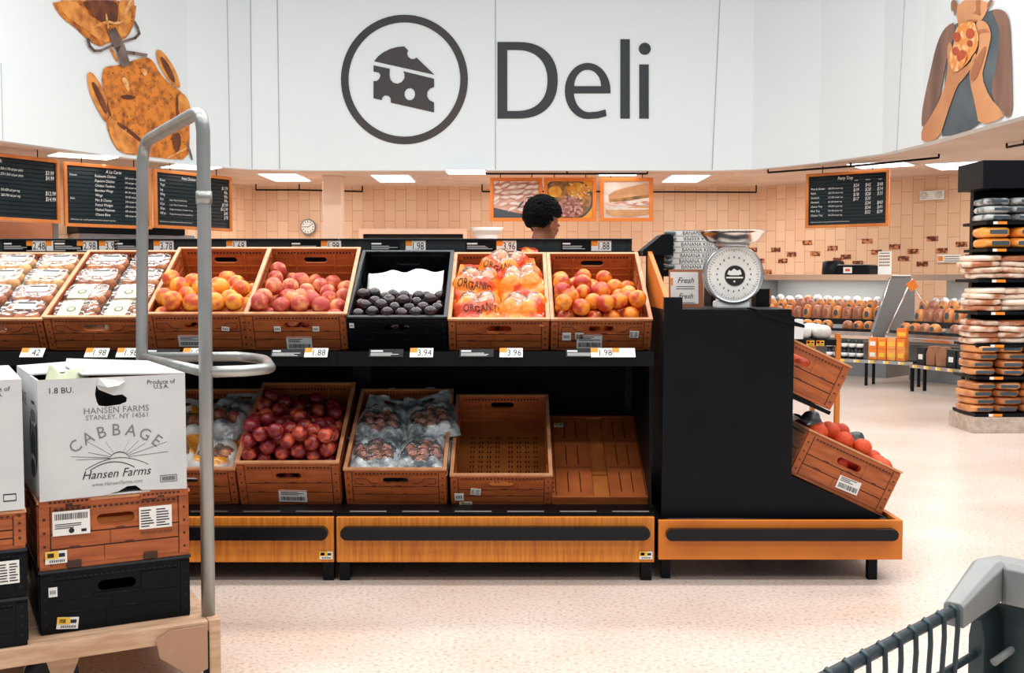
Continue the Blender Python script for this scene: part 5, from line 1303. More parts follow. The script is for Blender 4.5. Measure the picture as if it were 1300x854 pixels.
# tube frame
def tl(px, py, ly):   # local point in trolley frame on the upright end plane
    return None
inv_ = TRM.inverted()
def L3(px, py, D): return inv_ @ P(px, py, D)
near_b = Vector((.045, -.028, ZD-.09)); nt = L3(258, 168, 3.12); ft = L3(181, 205, 3.68); far_b = Vector((ft.x-.03, ft.y, ZD-.09))
def bez(a, b, c, n=6): return [a*(1-t)**2+b*2*t*(1-t)+c*t*t for t in [i/n for i in range(n+1)]]
cn = L3(255, 140, 3.12); cf = L3(184, 180, 3.68)
up1 = (cn-cf).normalized()
path = [near_b, near_b.lerp(nt, .5), nt]+bez(nt+(cn-nt)*.3, cn, cn-up1*.08)+bez(cf+up1*.07, cf, ft+(cf-ft)*.2)+[ft, ft.lerp(far_b, .5), far_b]
MB().tube(path, .0195, 16).build('frame_tube', 'alu', parent=tr)
zb = .888
def LP(px, D): return inv_ @ Vector(((px-650)/1400*D, D, zb))
np_ = near_b.lerp(nt, (zb-near_b.z)/(nt.z-near_b.z)); fp = ft.lerp(far_b, (zb-ft.z)/(far_b.z-ft.z)); np_.z = fp.z = zb
MB().tube([np_+Vector((0, .01, 0)), fp], .015, 12).build('cross_tube', 'alu', parent=tr)
n1 = LP(318, 3.16); n2 = LP(341, 3.3); f2 = LP(336, 3.62); f1 = LP(300, 3.72)
MB().tube([np_]+bez(n1.lerp(np_, .15), n1.lerp(n2, .6)+Vector((.03, -.03, 0)), n2, 5)+bez(f2.lerp(n2, .4), f2, f1, 5)+[fp], .0165, 12).build('side_loop', 'alu', parent=tr)
MB().lathe([(.021, 0), (.023, .0), (.023, .035), (.021, .035)], 16).build('clamp_collar', 'alu', parent=tr, loc=tuple(near_b.lerp(nt, .87)-Vector((0, 0, .01))))

# crates standing on the trolley
def onl(x, y, z): return TRM @ T(x, y, z)
def boxcrate(label, x, y, z, H, kind, stickers=(), lid=False):
    """crate whose right front bottom corner stands at local (x, y, z)"""
    th = crate('produce_crate', label, onl(x-CW/2, y+CL/2, z), H, kind=kind, stickers=stickers, style=0)
    if lid:
        for sx in (-1, 1):
            mb = MB()
            mb.plate([[(sx*.195, H-.012), (sx*.195, H+.018), (sx*.185, H+.024), (sx*.08, H+.024), (sx*.065, H+.012), (sx*.065, H-.012)]], .05, F=lambda a, b, c: (a, -CL/2-.008+c, b))
            for k in range(9): mb.box(min(sx*.18, sx*.175)-.0 if False else sx*(.075+.0115*k)-.0035, sx*(.075+.0115*k)+.0035, -CL/2-.0095, -CL/2-.0078, H-.004, H+.001, 1)
            mb.box(sx*.12-.009, sx*.12+.009, -CL/2-.0095, -CL/2-.0078, H-.012, H-.007, 1)
            mb.build('lid_catch', ['cratewood', 'groove'], parent=th, bev=.0015)
    return th
t_blk = boxcrate('black plastic crate at the bottom of the right trolley stack', .0, .0, ZD, .170, 'black', [(-.165, .115, .022, .026, 'dots', 3, 0), (-.13, .026, .055, .032, 'price', 5, .12)])
t_wd = boxcrate('woodgrain crate with two white labels, under the cabbage box with the open hand hole', .0, .0, ZD+.174, .185, 'wood',
                [(-.115, .125, .095, .066, 'bartop', 21, 0), (.105, .118, .088, .062, 'lines', 22, 0), (-.155, .035, .055, .034, 'price', 23, 0)], lid=True)
mb = MB(); mb.text('PRODUCT OF CHILE', .0115, lambda x, y: (.065+x, -CL/2-.0062, .072+y), 0, 'l', sx=.8); mb.build('front_print', 'text', parent=t_wd, fix=False)
# notches along the front edges of the wooden crate
for zz in (.012, .178):
    for sx in (-.11, .09): MB().box(sx-.019, sx+.019, -CL/2-.0075, -CL/2-.0015, zz-.010, zz+.010).build('notch', 'groove', parent=t_wd, bev=.003)
X2, Y2 = -.43, -.06
b1 = boxcrate('lower of the two black crates at the far left of the trolley', X2, Y2, ZD, .125, 'black')
b2 = boxcrate('upper of the two black crates at the far left of the trolley', X2, Y2, ZD+.128, .125, 'black', [(.155, .07, .05, .06, 'lines', 31, 0)])
b3 = boxcrate('shallow woodgrain crate on the far left stack under the left cabbage box', X2, Y2, ZD+.256, .098, 'wood', lid=False)

def rough_box(label, x, y, z, w, l, h, hole=True, art=True, flaps=True, yaw=0):
    """white cabbage carton, right front bottom corner at local (x,y,z)"""
    th = thing('cabbage_carton', label, 'box', onl(x, y, z) @ Rz(yaw) @ T(-w, 0, 0))
    t = .005; F = lambda a, b, c: (a, c, b)
    fr = [(0, .0), (w*.15, .002), (w*.42, .003), (w*.52, .010), (w*.58, .022), (w*.64, .022), (w*.68, .008), (w*.85, .003), (w, 0), (w, h), (0, h)]
    if not hole: fr = rect(0, w, 0, h)
    hol = [(w*.40+.0, h*.78), (w*.44, h*.755), (w*.55, h*.75), (w*.60, h*.78), (w*.60, h*.82), (w*.55, h*.85), (w*.53, h*.90), (w*.46, h*.87), (w*.395, h*.90), (w*.385, h*.84)]
    hol = [(w*.385, h*.80), (w*.40, h*.765), (w*.45, h*.755), (w*.54, h*.765), (w*.585, h*.785), (w*.59, h*.82), (w*.56, h*.85), (w*.50, h*.845), (w*.47, h*.86), (w*.40, h*.90), (w*.385, h*.94), (w*.375, h*.86)]
    mb = MB(); mb.plate([fr]+([hol] if hole else []), t, F=F, mi=0, side=1)
    if art:
        yy = -.0008
        def tx(body, cx, cy, s, mi=2, al='c', sx=1, sh=0): mb.text(body, s, lambda a, b: (cx*w+a, yy, cy*h+b), mi, al, sx=sx, shear=sh)
        tx('1.8 BU.', .155, .885, .022, 2, 'c'); tx('Produce of', .83, .925, .017, 2); tx('U.S.A.', .83, .885, .017, 2)
        tx('HANSEN FARMS', .52, .700, .024, 3); tx('STANLEY, NY 14561', .52, .648, .019, 3)
        # arched CABBAGE
        n7 = 'CABBAGE'
        for i, ch in enumerate(n7):
            a = radians(-50+100*i/6)*.78; R = .155; cx, cy = w*.515+R*sin(a), h*.47-R+R*cos(a)+.012
            ca, sa = cos(-a), sin(-a)
            mb.text(ch, .046, lambda u, v, cx=cx, cy=cy, ca=ca, sa=sa: (cx+u*ca-v*sa, yy, cy+u*sa+v*ca), 3, 'c', sx=.95)
        # rising sun
        sc_ = (w*.53, h*.315)
        for dg, L_ in ((178, .085), (160, .06), (140, .085), (118, .05), (98, .035), (84, .035), (68, .045), (50, .055), (35, .06), (20, .11), (4, .105), (172, .1)):
            a = radians(dg); x0, z0 = sc_[0]+.026*cos(a), sc_[1]+.014*sin(a); x1, z1 = sc_[0]+(.026+L_)*cos(a), sc_[1]+(.014+L_*.8)*sin(a)
            mb.add([(x0, yy, z0-.0006), (x1, yy, z1-.0005), (x1, yy, z1+.0005), (x0, yy, z0+.0006)], [(0, 1, 2, 3)], 2)
        def crv(pts, wd):
            for a, b in zip(pts[:-1], pts[1:]): mb.add([(a[0], yy, a[1]-wd), (b[0], yy, b[1]-wd), (b[0], yy, b[1]+wd), (a[0], yy, a[1]+wd)], [(0, 1, 2, 3)], 2)
        crv([(sc_[0]+.026*cos(radians(k)), sc_[1]-.006+.022*sin(radians(k))) for k in range(0, 181, 15)], .0012)
        crv([(w*.30+.215*w*2*q, h*.235+.045*h*4*q*(1-q)*1.0+.012*sin(q*3)) for q in [i/14 for i in range(15)]], .0009)
        crv([(w*.33+.19*w*2*q*.8, h*.225+.06*h*4*q*(1-q)) for q in [i/14 for i in range(15)]], .0012)
        tx('Hansen Farms', .51, .155, .033, 2, 'c', .95, .3); tx('www.HansenFarms.com', .51, .09, .015, 3, 'c', .9, .3)
        x0, x1, z0, z1 = w*.81, w*.93, h*.075, h*.135
        for (a0, a1, c0, c1) in ((x0, x1, z0, z0+.0015), (x0, x1, z1-.0015, z1), (x0, x0+.0015, z0, z1), (x1-.0015, x1, z0, z1)): mb.add([(a0, yy, c0), (a1, yy, c0), (a1, yy, c1), (a0, yy, c1)], [(0, 1, 2, 3)], 2)
        xx = x0+.005
        while xx < x1-.006: mb.add([(xx, yy, z0+.004), (xx+.0016, yy, z0+.004), (xx+.0016, yy, z1-.004), (xx, yy, z1-.004)], [(0, 1, 2, 3)], 2); xx += .0029
    else:
        mb.text('Produce of', .017, lambda a, b: (w*.83+a, -.0008, h*.925+b), 2, 'c'); mb.text('U.S.A.', .017, lambda a, b: (w*.83+a, -.0008, h*.885+b), 2, 'c')
        mb.text('HansenFarms.com', .013, lambda a, b: (w*.72+a, -.0008, h*.42+b), 3, 'c', sx=.8, shear=.2)
        mb.box(w*.87, w*.95, -.0008, -.0004, h*.07, h*.13, 2); mb.box(w*.875, w*.945, -.0012, -.0008, h*.08, h*.12, 0)
    mb.build('front_side', ['carton', 'cartonedge', 'text', 'textgrey'], parent=th, fix=False)
    MB().box(0, w, l-t, l, 0, h).build('back_side', 'carton', parent=th)
    # left side with a dark cabbage drawing
    mb = MB().box(0, t, t, l-t, 0, h)
    if art:
        def blob(cy, cz, ry, rz, n, amp, mi, off):
            pts = [(cy+ry*(1+amp*sin(5*2*pi*i/n+1))*cos(2*pi*i/n), cz+rz*(1+amp*cos(6*2*pi*i/n))*sin(2*pi*i/n)) for i in range(n)]
            mb.plate([pts], 0, F=lambda a, b, c: (-off, a, b), mi=mi)
        blob(.10, .16, .085, .105, 40, .05, 2, .0006); blob(.10, .145, .065, .07, 30, .04, 3, .0010); blob(.10, .135, .05, .045, 24, .06, 4, .0014)
        blob(.09, .225, .075, .03, 40, .12, 0, .0018); blob(.09, .222, .06, .018, 30, .12, 3, .0022)
        blob(.11, .08, .06, .035, 30, .05, 0, .0016); blob(.11, .076, .05, .025, 30, .05, 4, .0020)
        mb.text('CABBAGE', .05, lambda u, v: (-.0008, l*.72-u, h*.72+v), 3, 'c')
    mb.build('left_side', ['carton', 'cartonedge', 'text', 'textgrey', 'inkblue'], parent=th, fix=False)
    MB().box(w-t, w, t, l-t, 0, h).build('right_side', 'carton', parent=th)
    MB().box(t, w-t, t, l-t, 0, t).build('bottom', 'carton', parent=th)
    def flap(pts, m='carton'):
        mb = MB(); n = len(pts); mb.add(pts+[(p[0], p[1], p[2]+.004) for p in pts], [tuple(range(n)), tuple(range(2*n-1, n-1, -1))]+[(i, (i+1) % n, n+(i+1) % n, n+i) for i in range(n)]); mb.build('flap', m, parent=th)
    if flaps:
        flap([(w*.30, .02, h+.006), (w, .0, h-.001), (w+.002, l, h), (w*.36, l*.95, h+.018), (w*.27, l*.5, h+.014)])
        flap([(0, l*.32, h+.0), (w*.40, l*.28, h+.007), (w*.42, l*.98, h+.008), (0, l, h)])
        MB().box(.01, w-.01, .01, l-.01, h-.03, h-.025).build('inside_shade', 'dark', parent=th)  # dark sheet painted as the shade in the gap between the flaps
    else:
        flap([(0, 0, h), (w, 0, h), (w, l, h), (0, l, h)])
    if hole:
        mb = MB(); mb.add([(w*.39, -.001, h*.94), (w*.45, -.018, h*.92), (w*.53, -.016, h*.93), (w*.58, -.004, h*.96), (w*.565, -.0005, h*.995), (w*.40, -.0005, h*.998)], [(0, 1, 2, 3, 4, 5)]); mb.build('torn_tab', 'carton', parent=th)
    return th
M['inkblue'] = mat('blue_grey_print', (58, 74, 84), .7)
M['leaf'] = mat('pale_cabbage_leaf', (206, 212, 180), .6, col2=(172, 186, 150), scale=14)
BZ = ZD+.174+.185+.028
cb = rough_box('white cabbage carton with torn hand hole and sunrise print, on the woodgrain crate', .0-.005, -.01, BZ-.022, .385, .50, .325, yaw=.03)
cb2 = rough_box('white cabbage carton cut by the left edge of the photo, on the far left stack', X2, Y2-.01, ZD+.256+.104, .385, .50, .335, hole=False, art=False, flaps=False)
mb = MB(); vs = []; fs = []
for j in range(9):
    for i in range(13):
        a = i/12*2-1; b = j/8; vs.append((.06*a*(1-.3*b), .05*b+.02*a*a, .028*b+.008*sin(5*a)*b+.01*a*a))
for j in range(8):
    for i in range(12): a = j*13+i; fs.append((a, a+1, a+14, a+13))
o = mb.add(vs, fs, 0, True).build('cabbage_leaf', 'leaf', fix=False); o.modifiers.new('s', 'SOLIDIFY').thickness = .002
bpy.context.view_layer.update()
o.matrix_world = cb.matrix_world @ T(.085, .04, .297) @ Rx(.3); tag(o, 'pale cabbage leaf poking out of the open carton top', 'cabbage leaf')

# ------------------------------------------------------------------ shopping cart, lower right
A0 = P(1212, 774, 1.34); B0 = P(1030, 856, 1.09)
ax = (A0-B0); ax.z = 0; Lr = ax.length; ang = math.atan2(ax.y, ax.x)
ct = thing('shopping_cart', 'grey plastic cornered wire shopping cart cut by the lower right edge', 'shopping cart', T(A0.x, A0.y, 0) @ Rz(ang))
zr = A0.z
ci = (T(A0.x, A0.y, 0) @ Rz(ang)).inverted()
mb = MB(); mb.tube([(-1.0, 0, zr), (.02, 0, zr)], .0075, 12); mb.build('rim_wire', 'cartwire', parent=ct)
for k in range(26):
    x = -.012-.0385*k
    mb = MB(); mb.tube([(x, .001, zr+.009), (x, -.008, zr+.004), (x, -.009, zr-.02), (x, -.004, zr-.12), (x, .016, zr-.42)], .0032, 8); mb.build('side_wire', 'cartwire', parent=ct)
MB().tube([(-1.0, -.0, zr-.072), (.07, -.0, zr-.072)], .005, 10).build('cross_wire', 'cartwire', parent=ct)
MB().tube([(-1.0, .012, zr-.26), (.07, .012, zr-.26)], .005, 10).build('cross_wire', 'cartwire', parent=ct)
# cap: bent moulded corner
def lc(px, py, D): return ci @ P(px, py, D)
c0 = Vector((.0, 0, zr)); c1 = lc(1262, 748, 1.42); c2 = lc(1330, 757, 1.36)
def sweep(path, w, h0, h1, name, m, bev=.006):
    mb = MB(); vs = []
    for i, p in enumerate(path):
        a = path[max(i-1, 0)]; b = path[min(i+1, len(path)-1)]; d = (b-a); d.z = 0; d.normalize(); n_ = Vector((-d.y, d.x, 0))
        for sx, hz in ((-1, -h0[i]), (1, -h0[i]), (1, h1[i]*.6), (.6, h1[i]), (-.6, h1[i]), (-1, h1[i]*.6)): vs.append(p+n_*(sx*w[i]/2)+Vector((0, 0, hz)))
    fs = []
    for i in range(len(path)-1):
        for j in range(6): fs.append((i*6+j, i*6+(j+1) % 6, (i+1)*6+(j+1) % 6, (i+1)*6+j))
    fs += [tuple(range(6)), tuple(range(6*len(path)-6, 6*len(path)))]
    return mb.add(vs, fs, 0).build(name, m, parent=ct, bev=bev)
c0.z = zr; c1.z = zr+.028; c2.z = zr+.03
pth = [c0+Vector((-.004, 0, 0)), c0.lerp(c1, .35)+Vector((0, 0, .004)), c0.lerp(c1, .8)+Vector((0, 0, .006)), c1+(c2-c1)*.1, c1.lerp(c2, .45), c2]
sweep(pth, [.026, .032, .042, .05, .05, .05], [.020, .026, .032, .034, .034, .034], [.010, .013, .017, .018, .018, .018], 'corner_cap', 'cartgrey')
pth2 = [c0.lerp(c1, .55)+Vector((0, .0, -.10)), c0.lerp(c1, .9)+Vector((.01, 0, -.10)), c1.lerp(c2, .3)+Vector((0, 0, -.10)), c2+Vector((0, 0, -.10))]
sweep(pth2, [.02, .02, .02, .02], [.28, .28, .28, .28], [.06, .06, .06, .06], 'corner_post', 'cartwire', .003)
for q in (.55, .9): p_ = c1.lerp(c2, q); MB().tube([p_+Vector((0, -.012, -.03)), p_+Vector((0, -.012, -.35))], .004, 8).build('front_wire', 'cartwire', parent=ct)
MB().tube([c0.lerp(c1, .6)+Vector((0, -.02, -.095)), c1.lerp(c2, .2)+Vector((0, -.02, -.09))], .005, 8).build('latch_wire', 'cartgrey', parent=ct)
# rest of the basket and chassis, mostly below the frame
dirn = Vector((c2.x-c1.x, c2.y-c1.y, 0)).normalized()
ex = dirn*.5
q0 = Vector((-.95, 0, 0)); q1 = Vector((.05, 0, 0))
MB().tube([(-1.0, 0, zr), Vector((-1.0, 0, zr))+ex, Vector((.06, 0, zr))+ex], .0075, 10).build('rim_wire', 'cartwire', parent=ct)
mb = MB(); bz_ = zr-.43
for k in range(14): mb.tube([Vector((-.98+.077*k, .02, bz_)), Vector((-.98+.077*k, .02, bz_))+ex], .003, 6)
mb.build('basket_floor', 'cartwire', parent=ct)
for p_ in (Vector((-.9, .03, 0)), Vector((0, .03, 0)), Vector((-.9, .03, 0))+ex*.9, Vector((0, .03, 0))+ex*.9):
    MB().tube([(p_.x, p_.y, .12), (p_.x, p_.y, bz_)], .012, 8).build('leg_tube', 'cartgrey', parent=ct)
    MB().lathe([(0, -.014), (.055, -.014), (.06, -.008), (.06, .008), (.055, .014), (0, .014)], 24, axis='y').build('wheel', 'rubber', parent=ct, loc=(p_.x, p_.y, .0605))
# ------------------------------------------------------------------ person behind the display
q = P(686, 300, 6.7); PA = radians(128)
pm_ = T(q.x, 6.7, 0) @ Rz(PA)
pers = thing('person', 'person with short curly black hair seen from behind, head turned right and bowed', 'person', pm_)
def remesh(o, v=.010, sm=4):
    r = o.modifiers.new('remesh', 'REMESH'); r.mode = 'VOXEL'; r.voxel_size = v; r.use_smooth_shade = True
    s = o.modifiers.new('smooth', 'SMOOTH'); s.iterations = sm; s.factor = .5; return o
mb = MB()   # face looks towards -y
HZ = 1.47
hm = T(0, -.03, HZ) @ Rx(.30)      # bowed head
mb.M = hm
mb.ell((0, .012, .03), (.076, .094, .094), 24, 16)
mb.ell((0, -.03, -.045), (.058, .062, .068), 20, 14)
mb.ell((0, -.045, -.095), (.030, .034, .022), 16, 10)      # chin
mb.ell((0, -.097, -.020), (.012, .020, .020), 12, 8)       # nose
mb.ell((0, -.085, .022), (.050, .018, .012), 16, 8)        # brow
mb.ell((0, -.086, -.060), (.024, .014, .010), 14, 8)       # lips
for s in (-1, 1):
    mb.ell((s*.034, -.072, -.012), (.022, .018, .018), 12, 8)   # cheeks
    mb.ell((s*.086, .008, -.018), (.011, .020, .032), 12, 10)   # ears
    mb.ell((s*.092, .016, -.014), (.008, .016, .024), 12, 10)
mb.M = Matrix()
mb.tube([(0, .02, 1.28), (0, .01, 1.36), (0, -.008, 1.42)], [.062, .052, .050], 16)
mb.tube([(0, .02, .92), (0, .03, 1.05), (0, .02, 1.2), (0, .02, 1.32)], [.12, .115, .135, .09], 18)
mb.ell((0, .02, 1.26), (.185, .09, .07), 20, 12)
for s in (-1, 1):
    mb.tube([(s*.165, .02, 1.27), (s*.20, .03, 1.12), (s*.205, .04, .99)], [.052, .044, .038], 12)
    mb.tube([(s*.205, .04, .99), (s*.17, -.08, .97), (s*.12, -.20, .98)], [.038, .032, .023], 12)
    mb.ell((s*.11, -.24, .98), (.038, .045, .016), 14, 8)
    for f, (dx, L_) in enumerate(((-.028, .062), (-.010, .072), (.009, .068), (.027, .052))):
        mb.tube([(s*.11+dx, -.27, .982), (s*.11+dx*1.1, -.27-L_*.55, .978), (s*.11+dx*1.1, -.27-L_*.9, .958)], [.009, .0085, .007], 8)
    mb.tube([(s*.11-s*.036, -.225, .98), (s*.11-s*.058, -.25, .968), (s*.11-s*.062, -.275, .96)], [.011, .010, .008], 8)
    mb.tube([(s*.09, .03, .92), (s*.10, .02, .50), (s*.10, .04, .09)], [.095, .058, .038], 14)
    mb.ell((s*.10, -.02, .035), (.045, .12, .035), 14, 8)
remesh(mb.build('body', 'skin', parent=pers), .008)
mb = MB()
mb.tube([(0, .02, .86), (0, .03, 1.0), (0, .02, 1.18), (0, .02, 1.30)], [.15, .145, .155, .10], 20)
mb.ell((0, .02, 1.255), (.20, .105, .085), 22, 12)
for s in (-1, 1): mb.tube([(s*.165, .02, 1.27), (s*.205, .03, 1.12), (s*.21, .04, 1.02)], [.066, .058, .056], 14)
remesh(mb.build('shirt', 'shirt', parent=pers), .010)
mb = MB(); mb.tube([(0, .03, .80), (0, .03, .95)], [.155, .14], 20)
for s in (-1, 1): mb.tube([(s*.085, .03, .88), (s*.10, .02, .50), (s*.10, .04, .08)], [.11, .075, .062], 16)
remesh(mb.build('trousers', 'darkgrey', parent=pers), .012)
for s in (-1, 1): mb = MB().ell((s*.10, -.03, .04), (.052, .135, .040), 16, 10, p=.8); mb.build('shoe', 'shirt', parent=pers)
mb = MB(); mb.M = hm
n1, n2 = 72, 44; vs = []; fs = []
for i in range(n2+1):
    a = -pi/2+pi*i/n2
    for j in range(n1):
        b = 2*pi*j/n1; d = Vector((cos(a)*cos(b), cos(a)*sin(b), sin(a)))
        front = max(0, -d.y)
        r = 1.0+.07*noise.noise(d*9)+.05*noise.noise(d*19)+.025*abs(noise.noise(d*34))
        # hair line: open at the face and above the neck
        k = 1.0
        if d.z < .15: k = 1-min(1, max(0, (.15-d.z)/.25))*min(1, max(0, (.08-d.y)/.22))*.36
        if d.z < -.7: k *= 1-(-.7-d.z)*.8
        vs.append((d.x*.112*r*k, .034+d.y*.118*r*k, .052+d.z*.118*r*(k if d.z < 0 else 1)))
for i in range(n2):
    for j in range(n1): fs.append((i*n1+j, i*n1+(j+1) % n1, (i+1)*n1+(j+1) % n1, (i+1)*n1+j))
mb.add(vs, fs, 0, True)
for k in range(520):      # tight curls
    r = random.Random(k); a = r.uniform(-.5, pi/2); b = r.uniform(0, 2*pi); d = Vector((cos(a)*cos(b), cos(a)*sin(b), sin(a)))
    if d.z < .3 and d.y < -.05: continue
    c = Vector((d.x*.110, .034+d.y*.115, .052+d.z*.115)); s_ = r.uniform(.007, .013)
    mb.ell(c, (s_, s_, s_), 6, 4)
mb.build('hair', 'hair', parent=pers, fix=False)['label'] = 'short curly black hair'

# ------------------------------------------------------------------ refrigerated deli cases
M['caseorange'] = mat('golden_wrapped_loaf', (232, 156, 76), .3, col2=(206, 116, 52), scale=2, rand=.3, coat=.2)
M['casebrown'] = mat('pink_brown_wrapped_loaf', (206, 140, 104), .3, col2=(166, 98, 70), scale=2, rand=.3, coat=.2)
M['casegrey'] = mat('silver_wrapped_pack', (220, 218, 214), .22, col2=(150, 148, 148), scale=4, rand=.3)
def loaf_mesh(nm, m, lab):
    mb = MB().ell((0, 0, .5), (.5, .42, .5), 16, 10, p=.85)
    mb.plate([circ(0, .52, .2, 14)], .02, F=lambda x, y, z: (x, -.415-z, y), mi=1)
    o = mb.build(nm, [m, lab]); me = o.data; bpy.data.objects.remove(o); return me
LM = [loaf_mesh('deli_pack', 'caseorange', 'inkblue'), loaf_mesh('deli_pack', 'casebrown', 'cartonedge'), loaf_mesh('deli_pack', 'casegrey', 'textgrey')]
def case(name, label, A, B, n_items, seed, names, glass_end=False):
    L_ = math.dist(A, B); m = T(A[0], A[1], 0) @ Rz(math.atan2(B[1]-A[1], B[0]-A[0])); th = thing(name, label, 'display case', m)
    MB().box(.02, L_-.02, .36, 1.0, 0, .42).build('base', 'grey', parent=th)
    MB().box(0, L_, .02, 1.0, .42, .50).build('tank', 'grey', parent=th, bev=.01)
    MB().box(0, L_, -.01, .03, .455, .50).build('bumper', 'chrome', parent=th, bev=.008)
    MB().box(.0, L_, .0, .03, .50, .535).build('front_sill', 'steel', parent=th)
    mb = MB(); mb.add([(.02, .02, .53), (L_-.02, .02, .53), (L_-.02, .43, 1.12), (.02, .43, 1.12)], [(0, 1, 2, 3)]); mb.build('front_glass', 'glass', parent=th, fix=False)
    for k, (y, z) in enumerate(((.05, .52), (.27, .62), (.49, .74))):
        s = MB().box(.03, L_-.03, y, y+.22, z-.02, z).build('deck', 'steel' if k else 'darkgrey', parent=th)
        s = MB().box(.03, L_-.03, y-.008, y, z-.02, z+.045).build('price_strip', 'black', parent=th)
    MB().box(.03, L_-.03, .93, .98, .45, 1.12).build('back_wall', 'papergrey', parent=th)
    MB().box(0, L_, .40, 1.0, 1.12, 1.17).build('canopy', 'white', parent=th, bev=.006); MB().box(0, L_, .385, .41, 1.11, 1.175).build('canopy_edge', 'chrome', parent=th)
    if glass_end:
        mb = MB(); mb.plate([[(.0, .46), (.0, .53), (1.0, .53), (1.0, .46)]], .03, F=lambda a, b, c: (c, a, b)); mb.build('end_panel', 'grey', parent=th)
        mb = MB(); mb.plate([[(.02, .53), (.41, 1.12), (.93, 1.12), (.93, .53)]], 0, F=lambda a, b, c: (.01, a, b)); mb.build('end_glass', 'glass', parent=th, fix=False)
    for x in ((L_-.03,) if glass_end else (0, L_-.03)):
        mb = MB(); mb.plate([[(.0, .46), (.0, .54), (.41, 1.16), (1.0, 1.16), (1.0, .46)]], .03, F=lambda a, b, c, x=x: (x+c, a, b)); mb.build('end_panel', 'grey', parent=th, bev=.003)
    for x in (-.004, L_-.026): MB().tube([(x+.015, -.005, .50), (x+.015, .40, 1.15)], .009, 8).build('corner_trim', 'chrome', parent=th)
    lt = area('case_lamp', (0, 0, 0), L_*.8, .08, 5, (1, .98, .95)); lt.matrix_world = m @ T(L_/2, .60, 1.11)
    r = random.Random(seed); rows = ((.06, .522, 'front'), (.28, .622, 'middle'), (.50, .742, 'back'))
    for ri, (y, z, rn) in enumerate(rows):
        for layer in range(2 if ri == 1 else 1):
            for i in range(n_items):
                w = (L_-.14)/n_items; k = r.choice((0, 0, 1)) if (ri < 2 or r.random() < .3) else 2
                if ri == 0 and i % 5 == 4: continue
                o = bpy.data.objects.new('deli_pack', LM[k]); COL.objects.link(o)
                hh = r.uniform(.17, .20) if ri else .13
                o.matrix_world = m @ T(.07+w*(i+.5), y+.10+layer*.0, z+layer*.0) @ Rz(r.uniform(-.1, .1)) @ Rx(-.12) @ Matrix.Diagonal((w*.97, .13, hh, 1)) if layer == 0 else m @ T(.07+w*(i+.5), y+.17, z+.075) @ Matrix.Diagonal((w*.97, .09, hh, 1))
                tag(o, 'wrapped deli pack in the %s row of the %s' % (rn, names), 'deli pack', '%s row of packs, %s' % (rn, names))
    return th, m, L_
c1, m1, l1 = case('deli_case', 'slanted glass deli case behind the scale, under the party tray board', (2.72, 13.5), (4.0, 12.2), 13, 1, 'case behind the scale')
c2_, m2, l2 = case('deli_case', 'slanted glass deli case at the right, partly behind the bread rack', (4.10, 12.1), (5.3, 9.9), 18, 2, 'right hand case', True)
# things standing on the first case
def on1(x, y, z=1.172): return m1 @ T(x, y, z)
th = thing('black_cooker', 'black round-ended appliance with a small label on top of the left deli case', 'appliance', on1(.98, .62))
MB().lathe([(0, 0), (.13, 0), (.135, .02), (.125, .15), (.10, .165), (0, .17)], 24).build('pot', 'black', parent=th)
MB().box(.10, .52, -.12, .12, 0, .11).build('body', 'black', parent=th, bev=.02); MB().box(.12, .50, -.12, .12, .112, .122).build('lid', 'steel', parent=th, bev=.004)
MB().box(.20, .31, -.126, -.121, .02, .09).box(.225, .285, -.128, -.1255, .04, .07, 1).build('label', ['paper', 'redprint'], parent=th)
th = thing('standing_poster', 'white upright poster with rows of small dark print on the left deli case', 'sign', on1(1.56, .6))
mb = MB().box(0, .16, 0, .01, 0, .27)
for k in range(4):
    for j in range(6): mb.box(.015+.022*j, .031+.022*j, -.0015, 0, .10+.035*k, .118+.035*k, 1)
mb.box(.02, .14, -.0015, 0, .245, .252, 2); mb.build('sheet', ['paper', 'cartonedge', 'text'], parent=th)
q = P(1160, 360, 12.15); th = thing('orange_card', 'small tilted orange card between the two deli cases', 'sign', T(q.x, 12.12, q.z-.06) @ Ry(-.6))
MB().box(-.05, .05, -.004, .004, .0, .10).build('card', 'hotframe', parent=th); MB().tube([(0, .002, -.0), (0, .002, -.55)], .006, 6).build('stalk', 'steel', parent=th)

# low black tables with goods in front of the cases
def table(label, A, B, d=.28, z=.275, legs=2):
    L_ = math.dist(A, B); m = T(A[0], A[1], 0) @ Rz(math.atan2(B[1]-A[1], B[0]-A[0])); th = thing('low_table', label, 'table', m)
    MB().box(0, L_, 0, d, z-.02, z).build('tabletop', 'black', parent=th); s = MB().box(0, L_, -.006, 0, z-.035, z).build('edge_strip', 'steel', parent=th)
    n = int(L_/.16)
    for k in range(n): MB().box(.05+.16*k, .05+.16*k+.06, -.010, -.006, z-.032, z-.004).box(.05+.16*k, .05+.16*k+.02, -.011, -.010, z-.032, z-.004, 1).build('price_tag', ['tagyellow', 'paper'], parent=s)
    for k in range(legs+1):
        for y in (0.01, d-.035):
            x = (L_-.03)*k/legs; MB().box(x, x+.025, y, y+.025, 0, z-.02).build('leg', 'black', parent=th)
    return m, L_
ma, la = table('low black table with dark jars and orange cartons in front of the left deli case', (3.36, 11.95), (4.12, 11.3), d=.24, legs=2)
mb_, lb_ = table('low black table with brown cartons along the right deli case', (4.00, 11.05), (4.75, 9.1), d=.2, legs=3)
jar = MB().lathe([(0, 0), (.036, 0), (.036, .075), (.028, .085), (.030, .10), (0, .10)], 14, 0).lathe([(.0368, .02), (.0368, .06)], 14, 1); jo = jar.build('dark_jar', ['darkgrey', 'paper'])
tag(jo, 'dark jar with a pale label on the low table before the left deli case', 'jar', 'dark jars stacked two high'); first = True
